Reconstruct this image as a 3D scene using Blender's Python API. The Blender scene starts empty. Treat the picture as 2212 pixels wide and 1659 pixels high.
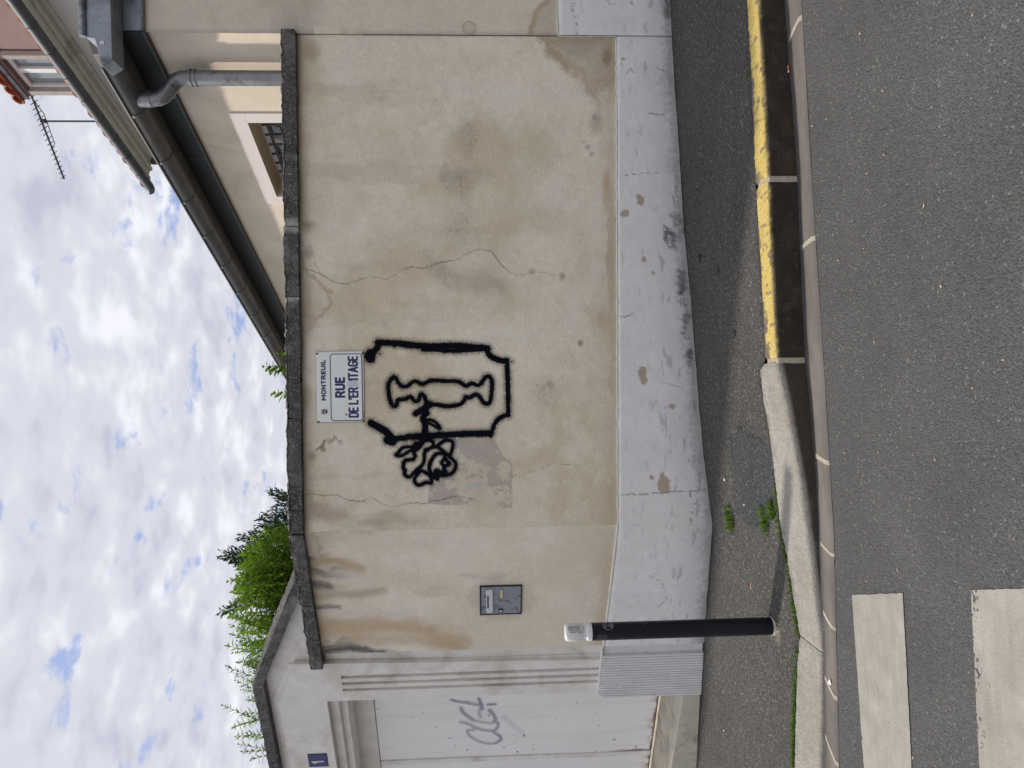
import bpy, bmesh, math, random
import numpy as np
from mathutils import Vector, Matrix

# ---------------------------------------------------------------- camera, sky, sun, exposure
scene = bpy.context.scene
EYE = np.array([0.0, 0.0, 1.6])
PITCH, ROLL, FOCAL = math.radians(2.9), 0.0155, 1661.0      # focal length in units of a 2212 x 1659 picture
_f = np.array([0, math.cos(PITCH), -math.sin(PITCH)])
_u0 = np.array([0, math.sin(PITCH), math.cos(PITCH)])
_r0 = np.array([1.0, 0, 0])
_U = _u0 * math.cos(ROLL) + _r0 * math.sin(ROLL)
_R = _r0 * math.cos(ROLL) - _u0 * math.sin(ROLL)
# the phone was held on its side: picture-right is world-down, picture-up is world-right
cam_data = bpy.data.cameras.new("camera")
cam = bpy.data.objects.new("camera", cam_data)
scene.collection.objects.link(cam)
M = Matrix(((-_U[0], _R[0], -_f[0], EYE[0]), (-_U[1], _R[1], -_f[1], EYE[1]),
            (-_U[2], _R[2], -_f[2], EYE[2]), (0, 0, 0, 1)))
cam.matrix_world = M
cam_data.sensor_fit = 'HORIZONTAL'
cam_data.sensor_width = 36.0
cam_data.lens = 36.0 * FOCAL / 2212.0
cam_data.clip_start = 0.05
cam_data.clip_end = 500.0
scene.camera = cam

SUN_EL = math.radians(45)
SUN_H = np.array([-0.87, 0.49])
SUN_H = SUN_H / np.linalg.norm(SUN_H)
SUN_DIR = Vector((SUN_H[0] * math.cos(SUN_EL), SUN_H[1] * math.cos(SUN_EL), math.sin(SUN_EL)))
sun_data = bpy.data.lights.new("sun", 'SUN')
sun_data.energy = 2.0
sun_data.angle = math.radians(2.5)
sun_data.color = (1.0, 0.93, 0.83)
sun = bpy.data.objects.new("sun", sun_data)
scene.collection.objects.link(sun)
sun.rotation_euler = SUN_DIR.to_track_quat('Z', 'Y').to_euler()
sun.location = (-6, 4, 9)

world = bpy.data.worlds.new("World")
scene.world = world
world.use_nodes = True
wn, wl = world.node_tree.nodes, world.node_tree.links
wn.clear()
world.cycles.sampling_method = 'MANUAL'
world.cycles.sample_map_resolution = 512
w_out = wn.new('ShaderNodeOutputWorld')
w_bg = wn.new('ShaderNodeBackground')
w_bg.inputs[1].default_value = 0.1
wl.new(w_bg.outputs[0], w_out.inputs[0])
w_sky = wn.new('ShaderNodeTexSky')
w_sky.sky_type = 'NISHITA'
w_sky.sun_disc = False
w_sky.sun_elevation = SUN_EL
w_sky.sun_rotation = math.atan2(SUN_H[0], SUN_H[1])
w_sky.air_density = 1.0
w_sky.dust_density = 1.5
w_tc = wn.new('ShaderNodeTexCoord')
w_sep = wn.new('ShaderNodeSeparateXYZ')
wl.new(w_tc.outputs['Generated'], w_sep.inputs[0])
def w_math(op, a, b=None, c=None):
    n = wn.new('ShaderNodeMath'); n.operation = op
    for i, v in enumerate((a, b, c)):
        if v is None: continue
        if isinstance(v, (int, float)): n.inputs[i].default_value = v
        else: wl.new(v, n.inputs[i])
    return n.outputs[0]
w_z = w_math('ADD', w_math('MAXIMUM', w_sep.outputs[2], 0.0), 0.16)
w_x = w_math('DIVIDE', w_sep.outputs[0], w_z)
w_y = w_math('DIVIDE', w_sep.outputs[1], w_z)
w_vec = wn.new('ShaderNodeCombineXYZ')
wl.new(w_x, w_vec.inputs[0]); wl.new(w_y, w_vec.inputs[1])
def w_noise(scale, detail, rough, dist, off):
    mp = wn.new('ShaderNodeMapping'); mp.inputs['Location'].default_value = off
    wl.new(w_vec.outputs[0], mp.inputs[0])
    n = wn.new('ShaderNodeTexNoise'); n.inputs['Scale'].default_value = scale
    n.inputs['Detail'].default_value = detail; n.inputs['Roughness'].default_value = rough
    n.inputs['Distortion'].default_value = dist
    wl.new(mp.outputs[0], n.inputs['Vector'])
    return n.outputs['Fac']
def w_ramp(fac, stops):
    r = wn.new('ShaderNodeValToRGB'); e = r.color_ramp.elements
    r.color_ramp.interpolation = 'EASE'
    while len(e) < len(stops): e.new(0.5)
    for el, (p, c) in zip(e, stops): el.position = p; el.color = (*c, 1)
    wl.new(fac, r.inputs[0]); return r.outputs[0]
CLOUD_GAIN = 10.0
puff_a = w_noise(3.2, 4.0, 0.50, 0.1, (3.1, 1.7, 0.2))
puff_b = w_noise(10.0, 2.5, 0.50, 0.1, (1.3, 5.7, 0.9))
puff = w_ramp(w_math('ADD', w_math('MULTIPLY', puff_a, 0.42), w_math('MULTIPLY', puff_b, 0.58)),
              [(0.33, (0.365, 0.38, 0.45)), (0.49, (0.465, 0.475, 0.53)), (0.66, (0.61, 0.615, 0.655))])
gap = w_ramp(w_noise(7.0, 4.5, 0.55, 0.2, (7.3, 2.4, 1.1)),
             [(0.585, (0, 0, 0)), (0.70, (1, 1, 1))])
def w_mixrgb(fac, a, b, mode='MIX'):
    n = wn.new('ShaderNodeMix'); n.data_type = 'RGBA'; n.blend_type = mode
    for s, v in ((0, fac), (6, a), (7, b)):
        if isinstance(v, (int, float)): n.inputs[s].default_value = v
        elif isinstance(v, tuple): n.inputs[s].default_value = v
        else: wl.new(v, n.inputs[s])
    return n.outputs[2]
cloud = w_mixrgb(1.0, puff, (CLOUD_GAIN, CLOUD_GAIN, CLOUD_GAIN, 1), 'MULTIPLY')
sep_gap = wn.new('ShaderNodeSeparateColor'); wl.new(gap, sep_gap.inputs[0])
# the blue shows through thin cloud; the cloud itself veils most of the clear sky behind it
blue = w_mixrgb(0.75, w_sky.outputs[0], (1.7, 2.5, 5.0, 1))
sky_col = w_mixrgb(w_math('MULTIPLY', sep_gap.outputs[0], 0.8), cloud, blue)
wl.new(sky_col, w_bg.inputs[0])

scene.view_settings.view_transform = 'Standard'
scene.view_settings.look = 'None'
scene.view_settings.gamma = 1.0
scene.view_settings.use_curve_mapping = False
scene.view_settings.exposure = 0.60
scene.render.engine = 'CYCLES'
scene.cycles.use_denoising = True
scene.cycles.max_bounces = 5
scene.cycles.diffuse_bounces = 3
scene.cycles.glossy_bounces = 2
scene.cycles.transparent_max_bounces = 8
scene.cycles.caustics_reflective = False
scene.cycles.caustics_refractive = False

# ---------------------------------------------------------------- survey: from measured picture points to places
def sight(px, py):
    return FOCAL * _f + (829.5 - py) * _R + (1106.0 - px) * _U
def on_plane(px, py, p0, d):
    """where the sight line meets the vertical plane through p0 running along d"""
    n = np.array([-d[1], d[0], 0.0]); s = sight(px, py)
    t = np.dot(n, np.array([p0[0], p0[1], 0.0]) - EYE) / np.dot(n, s)
    return EYE + t * s
WALL_Y = 5.18
CORNER = np.array([-0.965, WALL_Y])
A28 = math.radians(28)
TL = np.array([-math.cos(A28), math.sin(A28)])       # along the turned wall, away from the corner
NL = np.array([-math.sin(A28), -math.cos(A28)])      # its outward face
def on_wall(px, py, y=WALL_Y):
    p = on_plane(px, py, (0, y), (1, 0)); return p[0], p[2]
def on_left(px, py, off=0.0):
    """(distance along the turned wall, height); off is outward from its face"""
    p0 = CORNER + NL * off
    p = on_plane(px, py, p0, TL)
    return float(np.dot(p[:2] - p0, TL)), p[2]
def left_pt(t, z, off=0.0):
    q = CORNER + TL * t + NL * off
    return (q[0], q[1], z)
def hit(px, py, zf):
    s = sight(px, py); lo, hi = 0.0003, 0.02
    for _ in range(60):
        t = 0.5 * (lo + hi); p = EYE + t * s
        if p[2] > zf(p[0], p[1]): lo = t
        else: hi = t
    return EYE + t * s

# ---------------------------------------------------------------- numeric noise and masks
def _hash(ix, iy, seed):
    h = (ix.astype(np.int64) * 374761393 + iy.astype(np.int64) * 668265263 + seed * 1442695041) & 0xffffffff
    h = ((h ^ (h >> 13)) * 1274126177) & 0xffffffff
    h = h ^ (h >> 16)
    return (h & 0xffff) / 32767.5 - 1.0
def vnoise(x, y, seed=0):
    ix, iy = np.floor(x), np.floor(y); fx, fy = x - ix, y - iy
    sx, sy = fx * fx * fx * (fx * (fx * 6 - 15) + 10), fy * fy * fy * (fy * (fy * 6 - 15) + 10)
    a, b = _hash(ix, iy, seed), _hash(ix + 1, iy, seed)
    c, d = _hash(ix, iy + 1, seed), _hash(ix + 1, iy + 1, seed)
    return (a * (1 - sx) + b * sx) * (1 - sy) + (c * (1 - sx) + d * sx) * sy
def fbm(x, y, octv=4, seed=0, gain=0.5):
    v, a, tot = 0.0, 1.0, 0.0
    for o in range(octv):
        ca, sa = math.cos(o * 0.7), math.sin(o * 0.7)
        v = v + a * vnoise((x * ca - y * sa) * 2 ** o + 17.3 * o, (x * sa + y * ca) * 2 ** o - 9.1 * o, seed + o)
        tot += a; a *= gain
    return v / tot * 1.6
def sstep(a, b, v):
    t = np.clip((v - a) / (b - a), 0, 1); return t * t * (3 - 2 * t)
def dist_poly(x, y, pts):
    d = np.full(np.shape(x), 1e9)
    if len(pts) == 1: return np.hypot(x - pts[0][0], y - pts[0][1])
    for (ax, ay), (bx, by) in zip(pts[:-1], pts[1:]):
        ex, ey = bx - ax, by - ay; L = ex * ex + ey * ey + 1e-12
        t = np.clip(((x - ax) * ex + (y - ay) * ey) / L, 0, 1)
        d = np.minimum(d, np.hypot(x - ax - t * ex, y - ay - t * ey))
    return d
def inside_poly(x, y, pts):
    r = np.zeros(np.shape(x), bool); n = len(pts)
    for i in range(n):
        ax, ay = pts[i]; bx, by = pts[(i + 1) % n]
        c = ((ay > y) != (by > y)) & (x < (bx - ax) * (y - ay) / (by - ay + 1e-12) + ax)
        r ^= c
    return r
def sd_poly(x, y, pts):
    d = dist_poly(x, y, list(pts) + [pts[0]])
    return np.where(inside_poly(x, y, pts), -d, d)
def lin(r, g, b):
    return np.array([((c / 255 + 0.055) / 1.055) ** 2.4 if c > 10 else c / 255 / 12.92 for c in (r, g, b)])
def mixc(col, m, c):
    return col * (1 - m[..., None]) + np.asarray(c) * m[..., None]
def chaikin(pts, n=2):
    for _ in range(n):
        q = [pts[0]]
        for a, b in zip(pts[:-1], pts[1:]):
            q.append((a[0] * .75 + b[0] * .25, a[1] * .75 + b[1] * .25)); q.append((a[0] * .25 + b[0] * .75, a[1] * .25 + b[1] * .75))
        q.append(pts[-1]); pts = q
    return pts

# ---------------------------------------------------------------- object helpers
COL = scene.collection
def link(o, parent=None, label=None, cat=None, group=None, kind=None):
    COL.objects.link(o)
    if parent is not None: o.parent = parent
    if label: o['label'] = label
    if cat: o['category'] = cat
    if group: o['group'] = group
    if kind: o['kind'] = kind
    return o
def thing(name, label, cat, loc=(0, 0, 0), group=None):
    """an Empty at the thing's base; parts are given in world coordinates"""
    o = bpy.data.objects.new(name, None); o.location = loc; o.empty_display_size = 0.1
    return link(o, None, label, cat, group)
def place(o, parent):
    if parent is not None:
        o.parent = parent
        o.matrix_parent_inverse = Matrix.Translation(parent.location).inverted() if parent.parent is None else parent_inv(parent)
def parent_inv(p):
    m = Matrix.Identity(4); q = p
    while q is not None:
        if q.type == 'EMPTY': m = Matrix.Translation(q.location) @ m
        q = q.parent
    return m.inverted()
def obj(name, me, mat=None, parent=None, **kw):
    o = bpy.data.objects.new(name, me)
    if mat is not None and not me.materials: me.materials.append(mat)
    link(o, None, **kw)
    if parent is not None:
        o.parent = parent
        if parent.type == 'EMPTY': o.matrix_parent_inverse = Matrix.Translation(parent.location).inverted()
    return o
def mesh(name, verts, faces, smooth=False):
    me = bpy.data.meshes.new(name); me.from_pydata([tuple(map(float, v)) for v in verts], [], faces); me.update()
    if smooth: me.polygons.foreach_set('use_smooth', [True] * len(me.polygons))
    return me
def grid_mesh(name, P, tint=None, keep=None, smooth=True, extra=None):
    nv, nu = P.shape[:2]
    idx = np.arange(nv * nu).reshape(nv, nu)
    q = np.stack([idx[:-1, :-1], idx[:-1, 1:], idx[1:, 1:], idx[1:, :-1]], -1).reshape(-1, 4)
    V = P.reshape(-1, 3)
    attrs = {}
    if tint is not None: attrs['tint'] = np.concatenate([tint.reshape(-1, 3), np.ones((nv * nu, 1))], 1)
    if extra:
        for k, v in extra.items(): attrs[k] = v.reshape(-1)
    if keep is not None:
        k = keep.reshape(-1); q = q[k[q].any(1)]
        used = np.unique(q); remap = np.full(nv * nu, -1); remap[used] = np.arange(len(used))
        q = remap[q]; V = V[used]; attrs = {a: v[used] for a, v in attrs.items()}
    me = bpy.data.meshes.new(name)
    me.vertices.add(len(V)); me.vertices.foreach_set('co', V.astype(np.float32).ravel())
    me.loops.add(q.size); me.loops.foreach_set('vertex_index', q.astype(np.int32).ravel())
    me.polygons.add(len(q)); me.polygons.foreach_set('loop_start', np.arange(0, q.size, 4, dtype=np.int32))
    me.update(calc_edges=True)
    if smooth: me.polygons.foreach_set('use_smooth', np.ones(len(q), bool))
    for a, v in attrs.items():
        if v.ndim == 2:
            at = me.attributes.new(a, 'FLOAT_COLOR', 'POINT'); at.data.foreach_set('color', v.astype(np.float32).ravel())
        else:
            at = me.attributes.new(a, 'FLOAT', 'POINT'); at.data.foreach_set('value', v.astype(np.float32).ravel())
    me.validate()
    return me
def box_vf(lo, hi):
    x0, y0, z0 = lo; x1, y1, z1 = hi
    v = [(x0, y0, z0), (x1, y0, z0), (x1, y1, z0), (x0, y1, z0), (x0, y0, z1), (x1, y0, z1), (x1, y1, z1), (x0, y1, z1)]
    f = [(0, 3, 2, 1), (4, 5, 6, 7), (0, 1, 5, 4), (1, 2, 6, 5), (2, 3, 7, 6), (3, 0, 4, 7)]
    return v, f
def bevel_mesh(me, w, seg=2):
    bm = bmesh.new(); bm.from_mesh(me)
    bmesh.ops.recalc_face_normals(bm, faces=bm.faces)
    if w > 0: bmesh.ops.bevel(bm, geom=list(bm.edges), offset=w, segments=seg, affect='EDGES', profile=0.5, clamp_overlap=True)
    bm.to_mesh(me); bm.free(); me.update(); return me
def local_box(name, t0, t1, z0, z1, o0, o1, bev=0.0):
    """box in the turned wall's frame: along t, up z, outward o"""
    v, f = box_vf((t0, o0, z0), (t1, o1, z1))
    return bevel_mesh(mesh(name, [left_pt(a, c, b) for a, b, c in v], f), bev)
def world_box(name, lo, hi, bev=0.0):
    v, f = box_vf(lo, hi); return bevel_mesh(mesh(name, v, f), bev)
def prism(name, poly, to3, d0, d1, bev=0.0):
    """2D outline pushed from depth d0 to d1; to3(a, b, d) gives the place"""
    n = len(poly)
    v = [to3(a, b, d0) for a, b in poly] + [to3(a, b, d1) for a, b in poly]
    f = [tuple(range(n)), tuple(range(2 * n - 1, n - 1, -1))] + [(i, n + i, n + (i + 1) % n, (i + 1) % n) for i in range(n)]
    return bevel_mesh(mesh(name, v, f), bev, 1)
def loft(name, rings, closed=True, caps=True, smooth=True):
    n = len(rings[0]); v = [p for r in rings for p in r]; f = []
    for i in range(len(rings) - 1):
        for j in range(n if closed else n - 1):
            k = (j + 1) % n
            f.append((i * n + j, i * n + k, (i + 1) * n + k, (i + 1) * n + j))
    if caps and closed:
        f.append(tuple(range(n - 1, -1, -1))); f.append(tuple(range((len(rings) - 1) * n, len(rings) * n)))
    me = mesh(name, v, f, smooth)
    bm = bmesh.new(); bm.from_mesh(me); bmesh.ops.recalc_face_normals(bm, faces=bm.faces)
    if caps and closed:
        bm.faces.ensure_lookup_table()
        for fc_ in bm.faces[-2:]:
            fc_.smooth = False
            for e_ in fc_.edges: e_.smooth = False
    bm.to_mesh(me); bm.free()
    return me
def tube(name, pts, rad, n=10, caps=True, smooth=True):
    rings = []; pts = [Vector(p) for p in pts]
    rads = rad if isinstance(rad, (list, tuple)) else [rad] * len(pts)
    up = Vector((0, 0, 1)); prev = None
    for i, p in enumerate(pts):
        d = (pts[min(i + 1, len(pts) - 1)] - pts[max(i - 1, 0)]).normalized()
        if prev is None:
            a = d.cross(up if abs(d.z) < 0.9 else Vector((1, 0, 0))).normalized()
        else:
            a = (prev - d * prev.dot(d)).normalized()
        prev = a; b = d.cross(a)
        rings.append([p + (a * math.cos(2 * math.pi * k / n) + b * math.sin(2 * math.pi * k / n)) * rads[i] for k in range(n)])
    return loft(name, rings, True, caps, smooth)
def join_meshes(name, parts):
    bm = bmesh.new()
    for m in parts: bm.from_mesh(m)
    me = bpy.data.meshes.new(name); bm.to_mesh(me); bm.free()
    for m in parts: bpy.data.meshes.remove(m)
    return me

# ---------------------------------------------------------------- materials
def new_mat(name):
    m = bpy.data.materials.new(name); m.use_nodes = True
    nt = m.node_tree; nt.nodes.clear()
    out = nt.nodes.new('ShaderNodeOutputMaterial'); b = nt.nodes.new('ShaderNodeBsdfPrincipled')
    nt.links.new(b.outputs[0], out.inputs[0])
    return m, nt, b
class NT:
    def __init__(s, nt): s.nt = nt
    def n(s, t, **kw):
        x = s.nt.nodes.new(t)
        for k, v in kw.items():
            if hasattr(x, k) and k not in x.inputs: setattr(x, k, v)
            else: x.inputs[k].default_value = v
        return x
    def l(s, a, b): s.nt.links.new(a, b)
    def coord(s): return s.n('ShaderNodeTexCoord').outputs['Object']
    def noise(s, scale, detail=3.0, rough=0.55, vec=None, dist=0.0):
        x = s.n('ShaderNodeTexNoise'); x.inputs['Scale'].default_value = scale; x.inputs['Detail'].default_value = detail
        x.inputs['Roughness'].default_value = rough; x.inputs['Distortion'].default_value = dist
        s.l(vec if vec is not None else s.coord(), x.inputs['Vector']); return x.outputs['Fac']
    def ramp(s, fac, stops, ease=False):
        r = s.n('ShaderNodeValToRGB'); e = r.color_ramp.elements
        if ease: r.color_ramp.interpolation = 'EASE'
        while len(e) < len(stops): e.new(0.5)
        for el, (p, c) in zip(e, stops):
            el.position = p; el.color = (*(c if hasattr(c, '__len__') else (c, c, c)), 1)
        s.l(fac, r.inputs[0]); return r.outputs[0]
    def mix(s, fac, a, b, mode='MIX'):
        x = s.n('ShaderNodeMix'); x.data_type = 'RGBA'; x.blend_type = mode
        for i, v in ((0, fac), (6, a), (7, b)):
            if isinstance(v, (int, float)): x.inputs[i].default_value = v
            elif isinstance(v, (tuple, list, np.ndarray)): x.inputs[i].default_value = (*v[:3], 1)
            else: s.l(v, x.inputs[i])
        return x.outputs[2]
    def math(s, op, a, b=0.0):
        x = s.n('ShaderNodeMath'); x.operation = op
        for i, v in ((0, a), (1, b)):
            if isinstance(v, (int, float)): x.inputs[i].default_value = v
            else: s.l(v, x.inputs[i])
        return x.outputs[0]
    def bump(s, h, strength, dist=0.01, nrm=None):
        x = s.n('ShaderNodeBump'); x.inputs['Strength'].default_value = strength; x.inputs['Distance'].default_value = dist
        s.l(h, x.inputs['Height'])
        if nrm is not None: s.l(nrm, x.inputs['Normal'])
        return x.outputs[0]
def tinted(name, rough=0.9, grain=0.10, gscale=220.0, bump=0.35, bscale=160.0, bdist=0.004, spec=0.25, specks=()):
    """colour from the painted 'tint' attribute, with grain and fine relief"""
    m, nt, b = new_mat(name); N = NT(nt)
    at = N.n('ShaderNodeAttribute'); at.attribute_name = 'tint'
    g = N.noise(gscale, 1.0, 0.6); g2 = N.noise(gscale * 0.12, 2.5, 0.6)
    k = N.math('ADD', N.math('MULTIPLY', N.math('SUBTRACT', g, 0.5), grain * 2.4), N.math('MULTIPLY', N.math('SUBTRACT', g2, 0.5), grain * 1.6))
    kk = N.math('ADD', k, 1.0)
    c = N.n('ShaderNodeCombineColor')
    for i in range(3): N.l(kk, c.inputs[i])
    col = N.mix(1.0, at.outputs['Color'], c.outputs[0], 'MULTIPLY')
    for sc, lo, hi, amt, mode, cc in specks:
        f = N.ramp(N.noise(sc, 2.5, 0.6), [(lo, 0.0), (hi, amt)])
        col = N.mix(f, col, cc, mode)
    N.l(col, b.inputs['Base Color'])
    b.inputs['Roughness'].default_value = rough; b.inputs['Specular IOR Level'].default_value = spec
    h = N.noise(bscale, 1.5, 0.65)
    N.l(N.bump(h, bump, bdist), b.inputs['Normal'])
    return m
def plain(name, col, rough=0.7, var=0.12, scale=12.0, bump=0.15, bscale=80.0, metal=0.0, spec=0.4, streak=None, bdist=0.004):
    m, nt, b = new_mat(name); N = NT(nt)
    v = N.noise(scale, 5.0, 0.6)
    col = np.asarray(col)
    c = N.ramp(v, [(0.25, col * (1 - var)), (0.5, col), (0.75, np.minimum(col * (1 + var), 1))])
    if streak is not None:
        c = N.mix(N.ramp(N.noise(streak[1], 4.0, 0.65, dist=0.6), [(streak[2], 0.0), (streak[3], 1.0)]), c, streak[0])
    N.l(c, b.inputs['Base Color'])
    b.inputs['Roughness'].default_value = rough; b.inputs['Metallic'].default_value = metal; b.inputs['Specular IOR Level'].default_value = spec
    if bump > 0: N.l(N.bump(N.noise(bscale, 1.5, 0.6), bump, bdist), b.inputs['Normal'])
    return m
def asphalt(name, dark, mid, light, chip, cell=95.0, use_tint=False, bump=0.6, bright=0.965):
    m, nt, b = new_mat(name); N = NT(nt); co = N.coord()
    vo = N.n('ShaderNodeTexVoronoi'); vo.inputs['Scale'].default_value = cell; N.l(co, vo.inputs['Vector'])
    se = N.n('ShaderNodeSeparateColor'); N.l(vo.outputs['Color'], se.inputs[0])
    c = N.ramp(se.outputs[0], [(0.0, dark), (0.45, mid), (bright - 0.02, light), (bright, chip)])
    nz = N.noise(cell * 3.2, 0.0, 0.6, co)
    c = N.mix(0.42, c, N.ramp(nz, [(0.35, np.asarray(dark)), (0.65, np.asarray(light))]))
    big = N.noise(1.3, 5.0, 0.6, co, 0.5)
    c = N.mix(1.0, c, N.ramp(big, [(0.3, (0.84, 0.84, 0.84)), (0.7, (1.12, 1.12, 1.13))]), 'MULTIPLY')
    if use_tint:
        at = N.n('ShaderNodeAttribute'); at.attribute_name = 'tint'
        c = N.mix(1.0, c, at.outputs['Color'], 'MULTIPLY')
    N.l(c, b.inputs['Base Color']); b.inputs['Roughness'].default_value = 0.85; b.inputs['Specular IOR Level'].default_value = 0.35
    h = N.math('ADD', N.math('MULTIPLY', vo.outputs['Distance'], -1.0), N.math('MULTIPLY', nz, 0.6))
    N.l(N.bump(h, bump, 0.006), b.inputs['Normal'])
    return m
def spray(name, col, rough=0.6):
    """thin paint film whose cover comes from the 'ink' attribute"""
    m, nt, b = new_mat(name); N = NT(nt)
    at = N.n('ShaderNodeAttribute'); at.attribute_name = 'ink'
    b.inputs['Base Color'].default_value = (*col, 1); b.inputs['Roughness'].default_value = 0.8
    b.inputs['Specular IOR Level'].default_value = 0.08
    N.l(at.outputs['Fac'], b.inputs['Alpha'])
    return m

# ---------------------------------------------------------------- ground, pavement, kerb, gutter
M_ROAD = asphalt('road_asphalt', (0.068, 0.068, 0.066), (0.106, 0.105, 0.102), (0.148, 0.147, 0.142), (0.32, 0.32, 0.30), 125.0, bump=1.0, bright=0.994)
M_PAVE = asphalt('pavement_asphalt', (0.028, 0.027, 0.025), (0.074, 0.071, 0.065), (0.158, 0.152, 0.139), (0.36, 0.35, 0.32), 112.0, use_tint=True, bump=1.0, bright=0.982)
M_KERB = tinted('kerb_stone_surface', 0.9, 0.22, 210.0, 0.7, 150.0, 0.006, specks=((130.0, .53, .62, .55, 'MULTIPLY', (.38, .37, .36)), (70.0, .58, .66, .5, 'MULTIPLY', (.45, .44, .42))  ))
M_MORTAR = plain('mortar', lin(178, 168, 150), 0.95, 0.2, 40.0, 0.6, 90.0)
M_GUTTER = tinted('gutter_concrete', 0.9, 0.16, 170.0, 0.45, 120.0, 0.004)

def road_z(x, y): return -0.106 + 0.07 * x
me = mesh('road', [(-45, -45, road_z(-45, 0)), (45, -45, road_z(45, 0)), (45, 45, road_z(45, 0)), (-45, 45, road_z(-45, 0))], [(0, 1, 2, 3)])
road = obj('road', me, M_ROAD, kind='structure')

BX = [-5.2, -3.26, -2.42, -1.75, -1.04, -.42, .523, 1.042, 2.6, 5.0]
BZ = [-.42, -.237, -.15, -.081, -.02, .05, .11, .15, .226, .38]
def base_z(x): return np.interp(x, BX, BZ)
def base_y(x): return np.where(np.asarray(x) > CORNER[0], WALL_Y, WALL_Y + (CORNER[0] - np.asarray(x)) * math.tan(A28))
KF = np.array([(-3.6, 4.45, -.33), (-2.7, 4.19, -.268), (-2.091, 4.049, -.231), (-1.41, 3.932, -.193), (-.988, 3.891, -.129),
               (-.532, 3.847, -.057), (-.11, 3.846, .015), (.085, 3.858, .050), (.383, 3.832, .074), (.761, 3.796, .101),
               (1.0, 3.768, .118), (1.411, 3.754, .139), (1.886, 3.747, .163), (3.4, 3.74, .25), (5.2, 3.73, .355)])
def kf_y(x): return np.interp(x, KF[:, 0], KF[:, 1])
def kf_z(x): return np.interp(x, KF[:, 0], KF[:, 2])
_back = [(1714.9, 1659), (1716.5, 1571), (1721, 1436), (1725.7, 1373), (1711.5, 1287), (1697.9, 1199), (1687.2, 1152), (1676.8, 1075),
         (1663.4, 956), (1648.5, 867), (1640, 800), (1651.5, 780), (1646.4, 658), (1637.2, 494), (1629.7, 375), (1622.3, 208), (1612, 0)]
KB = [hit(a, b, lambda x, y: kf_z(x)) for a, b in _back]
KB = np.array([(p[0], p[1]) for p in KB])
KB = KB[np.argsort(KB[:, 0])]
KB = np.vstack([[-3.6, KB[0, 1] + (-3.6 - KB[0, 0]) * -0.27], KB, [5.2, KB[-1, 1]]])
def kb_y(x): return np.interp(x, KB[:, 0], KB[:, 1])
def pave_z(x, y):
    yb, yk = base_y(x), kb_y(x)
    v = np.clip((yb - y) / (yb - yk), 0, 1.2)
    return base_z(x) * (1 - v) + (kf_z(x) - 0.004) * v

xs = np.concatenate([np.arange(-3.6, 2.8, 0.010), np.arange(2.8, 4.9, .02)]); nv = 170
X = np.tile(xs, (nv, 1)); V = np.linspace(-0.06, 1.0, nv)[:, None]
Y = base_y(X) * (1 - V) + kb_y(X) * V
Z = pave_z(X, Y) + 0.0022 * fbm(X * 3, Y * 3, 3, 5) + 0.0008 * fbm(X * 30, Y * 30, 2, 6)
Z = np.where(V < 0, base_z(X), Z)
tint = np.ones(X.shape + (3,))
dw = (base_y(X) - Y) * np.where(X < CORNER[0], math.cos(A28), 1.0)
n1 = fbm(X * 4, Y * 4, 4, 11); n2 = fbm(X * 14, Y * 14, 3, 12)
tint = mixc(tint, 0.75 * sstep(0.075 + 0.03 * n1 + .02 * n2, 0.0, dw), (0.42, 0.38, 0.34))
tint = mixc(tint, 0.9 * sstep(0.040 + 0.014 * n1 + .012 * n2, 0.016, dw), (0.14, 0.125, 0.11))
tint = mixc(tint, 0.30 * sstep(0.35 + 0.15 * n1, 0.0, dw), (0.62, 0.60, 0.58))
_pp = [(1579, 935), (1606, 930), (1632, 941), (1662, 965), (1674, 1030), (1680, 1085), (1655, 1125), (1625, 1136), (1600, 1120), (1584, 1105), (1580, 1015)]
_pp = [hit(a, b, pave_z)[:2] for a, b in _pp]
sd = sd_poly(X, Y, _pp) + 0.012 * n2
tint = mixc(tint, sstep(0.012, -0.012, sd), (0.66, 0.74, 0.86))
tint = mixc(tint, 0.7 * sstep(0.012, 0.0, np.abs(sd + 0.004)) * (n1 > -0.1), (0.25, 0.24, 0.23))
tint = mixc(tint, 0.22 * sstep(0.1, 0.5, fbm(X * 1.6, Y * 1.6, 4, 21)), (1.35, 1.30, 1.2))
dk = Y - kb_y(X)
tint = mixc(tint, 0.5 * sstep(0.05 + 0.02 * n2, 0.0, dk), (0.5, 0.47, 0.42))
pm = hit(1680, 1372, pave_z)                                       # pale cement spill by the bollard foot
tint = mixc(tint, 0.75 * sstep(0.055, 0.02, np.hypot((X - pm[0]) * 0.9, (Y - pm[1]) * 1.6) + 0.02 * n2), (2.9, 2.7, 2.5))
pavement = obj('pavement', grid_mesh('pavement', np.dstack([X, Y, Z]), tint), M_PAVE, kind='structure')

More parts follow.
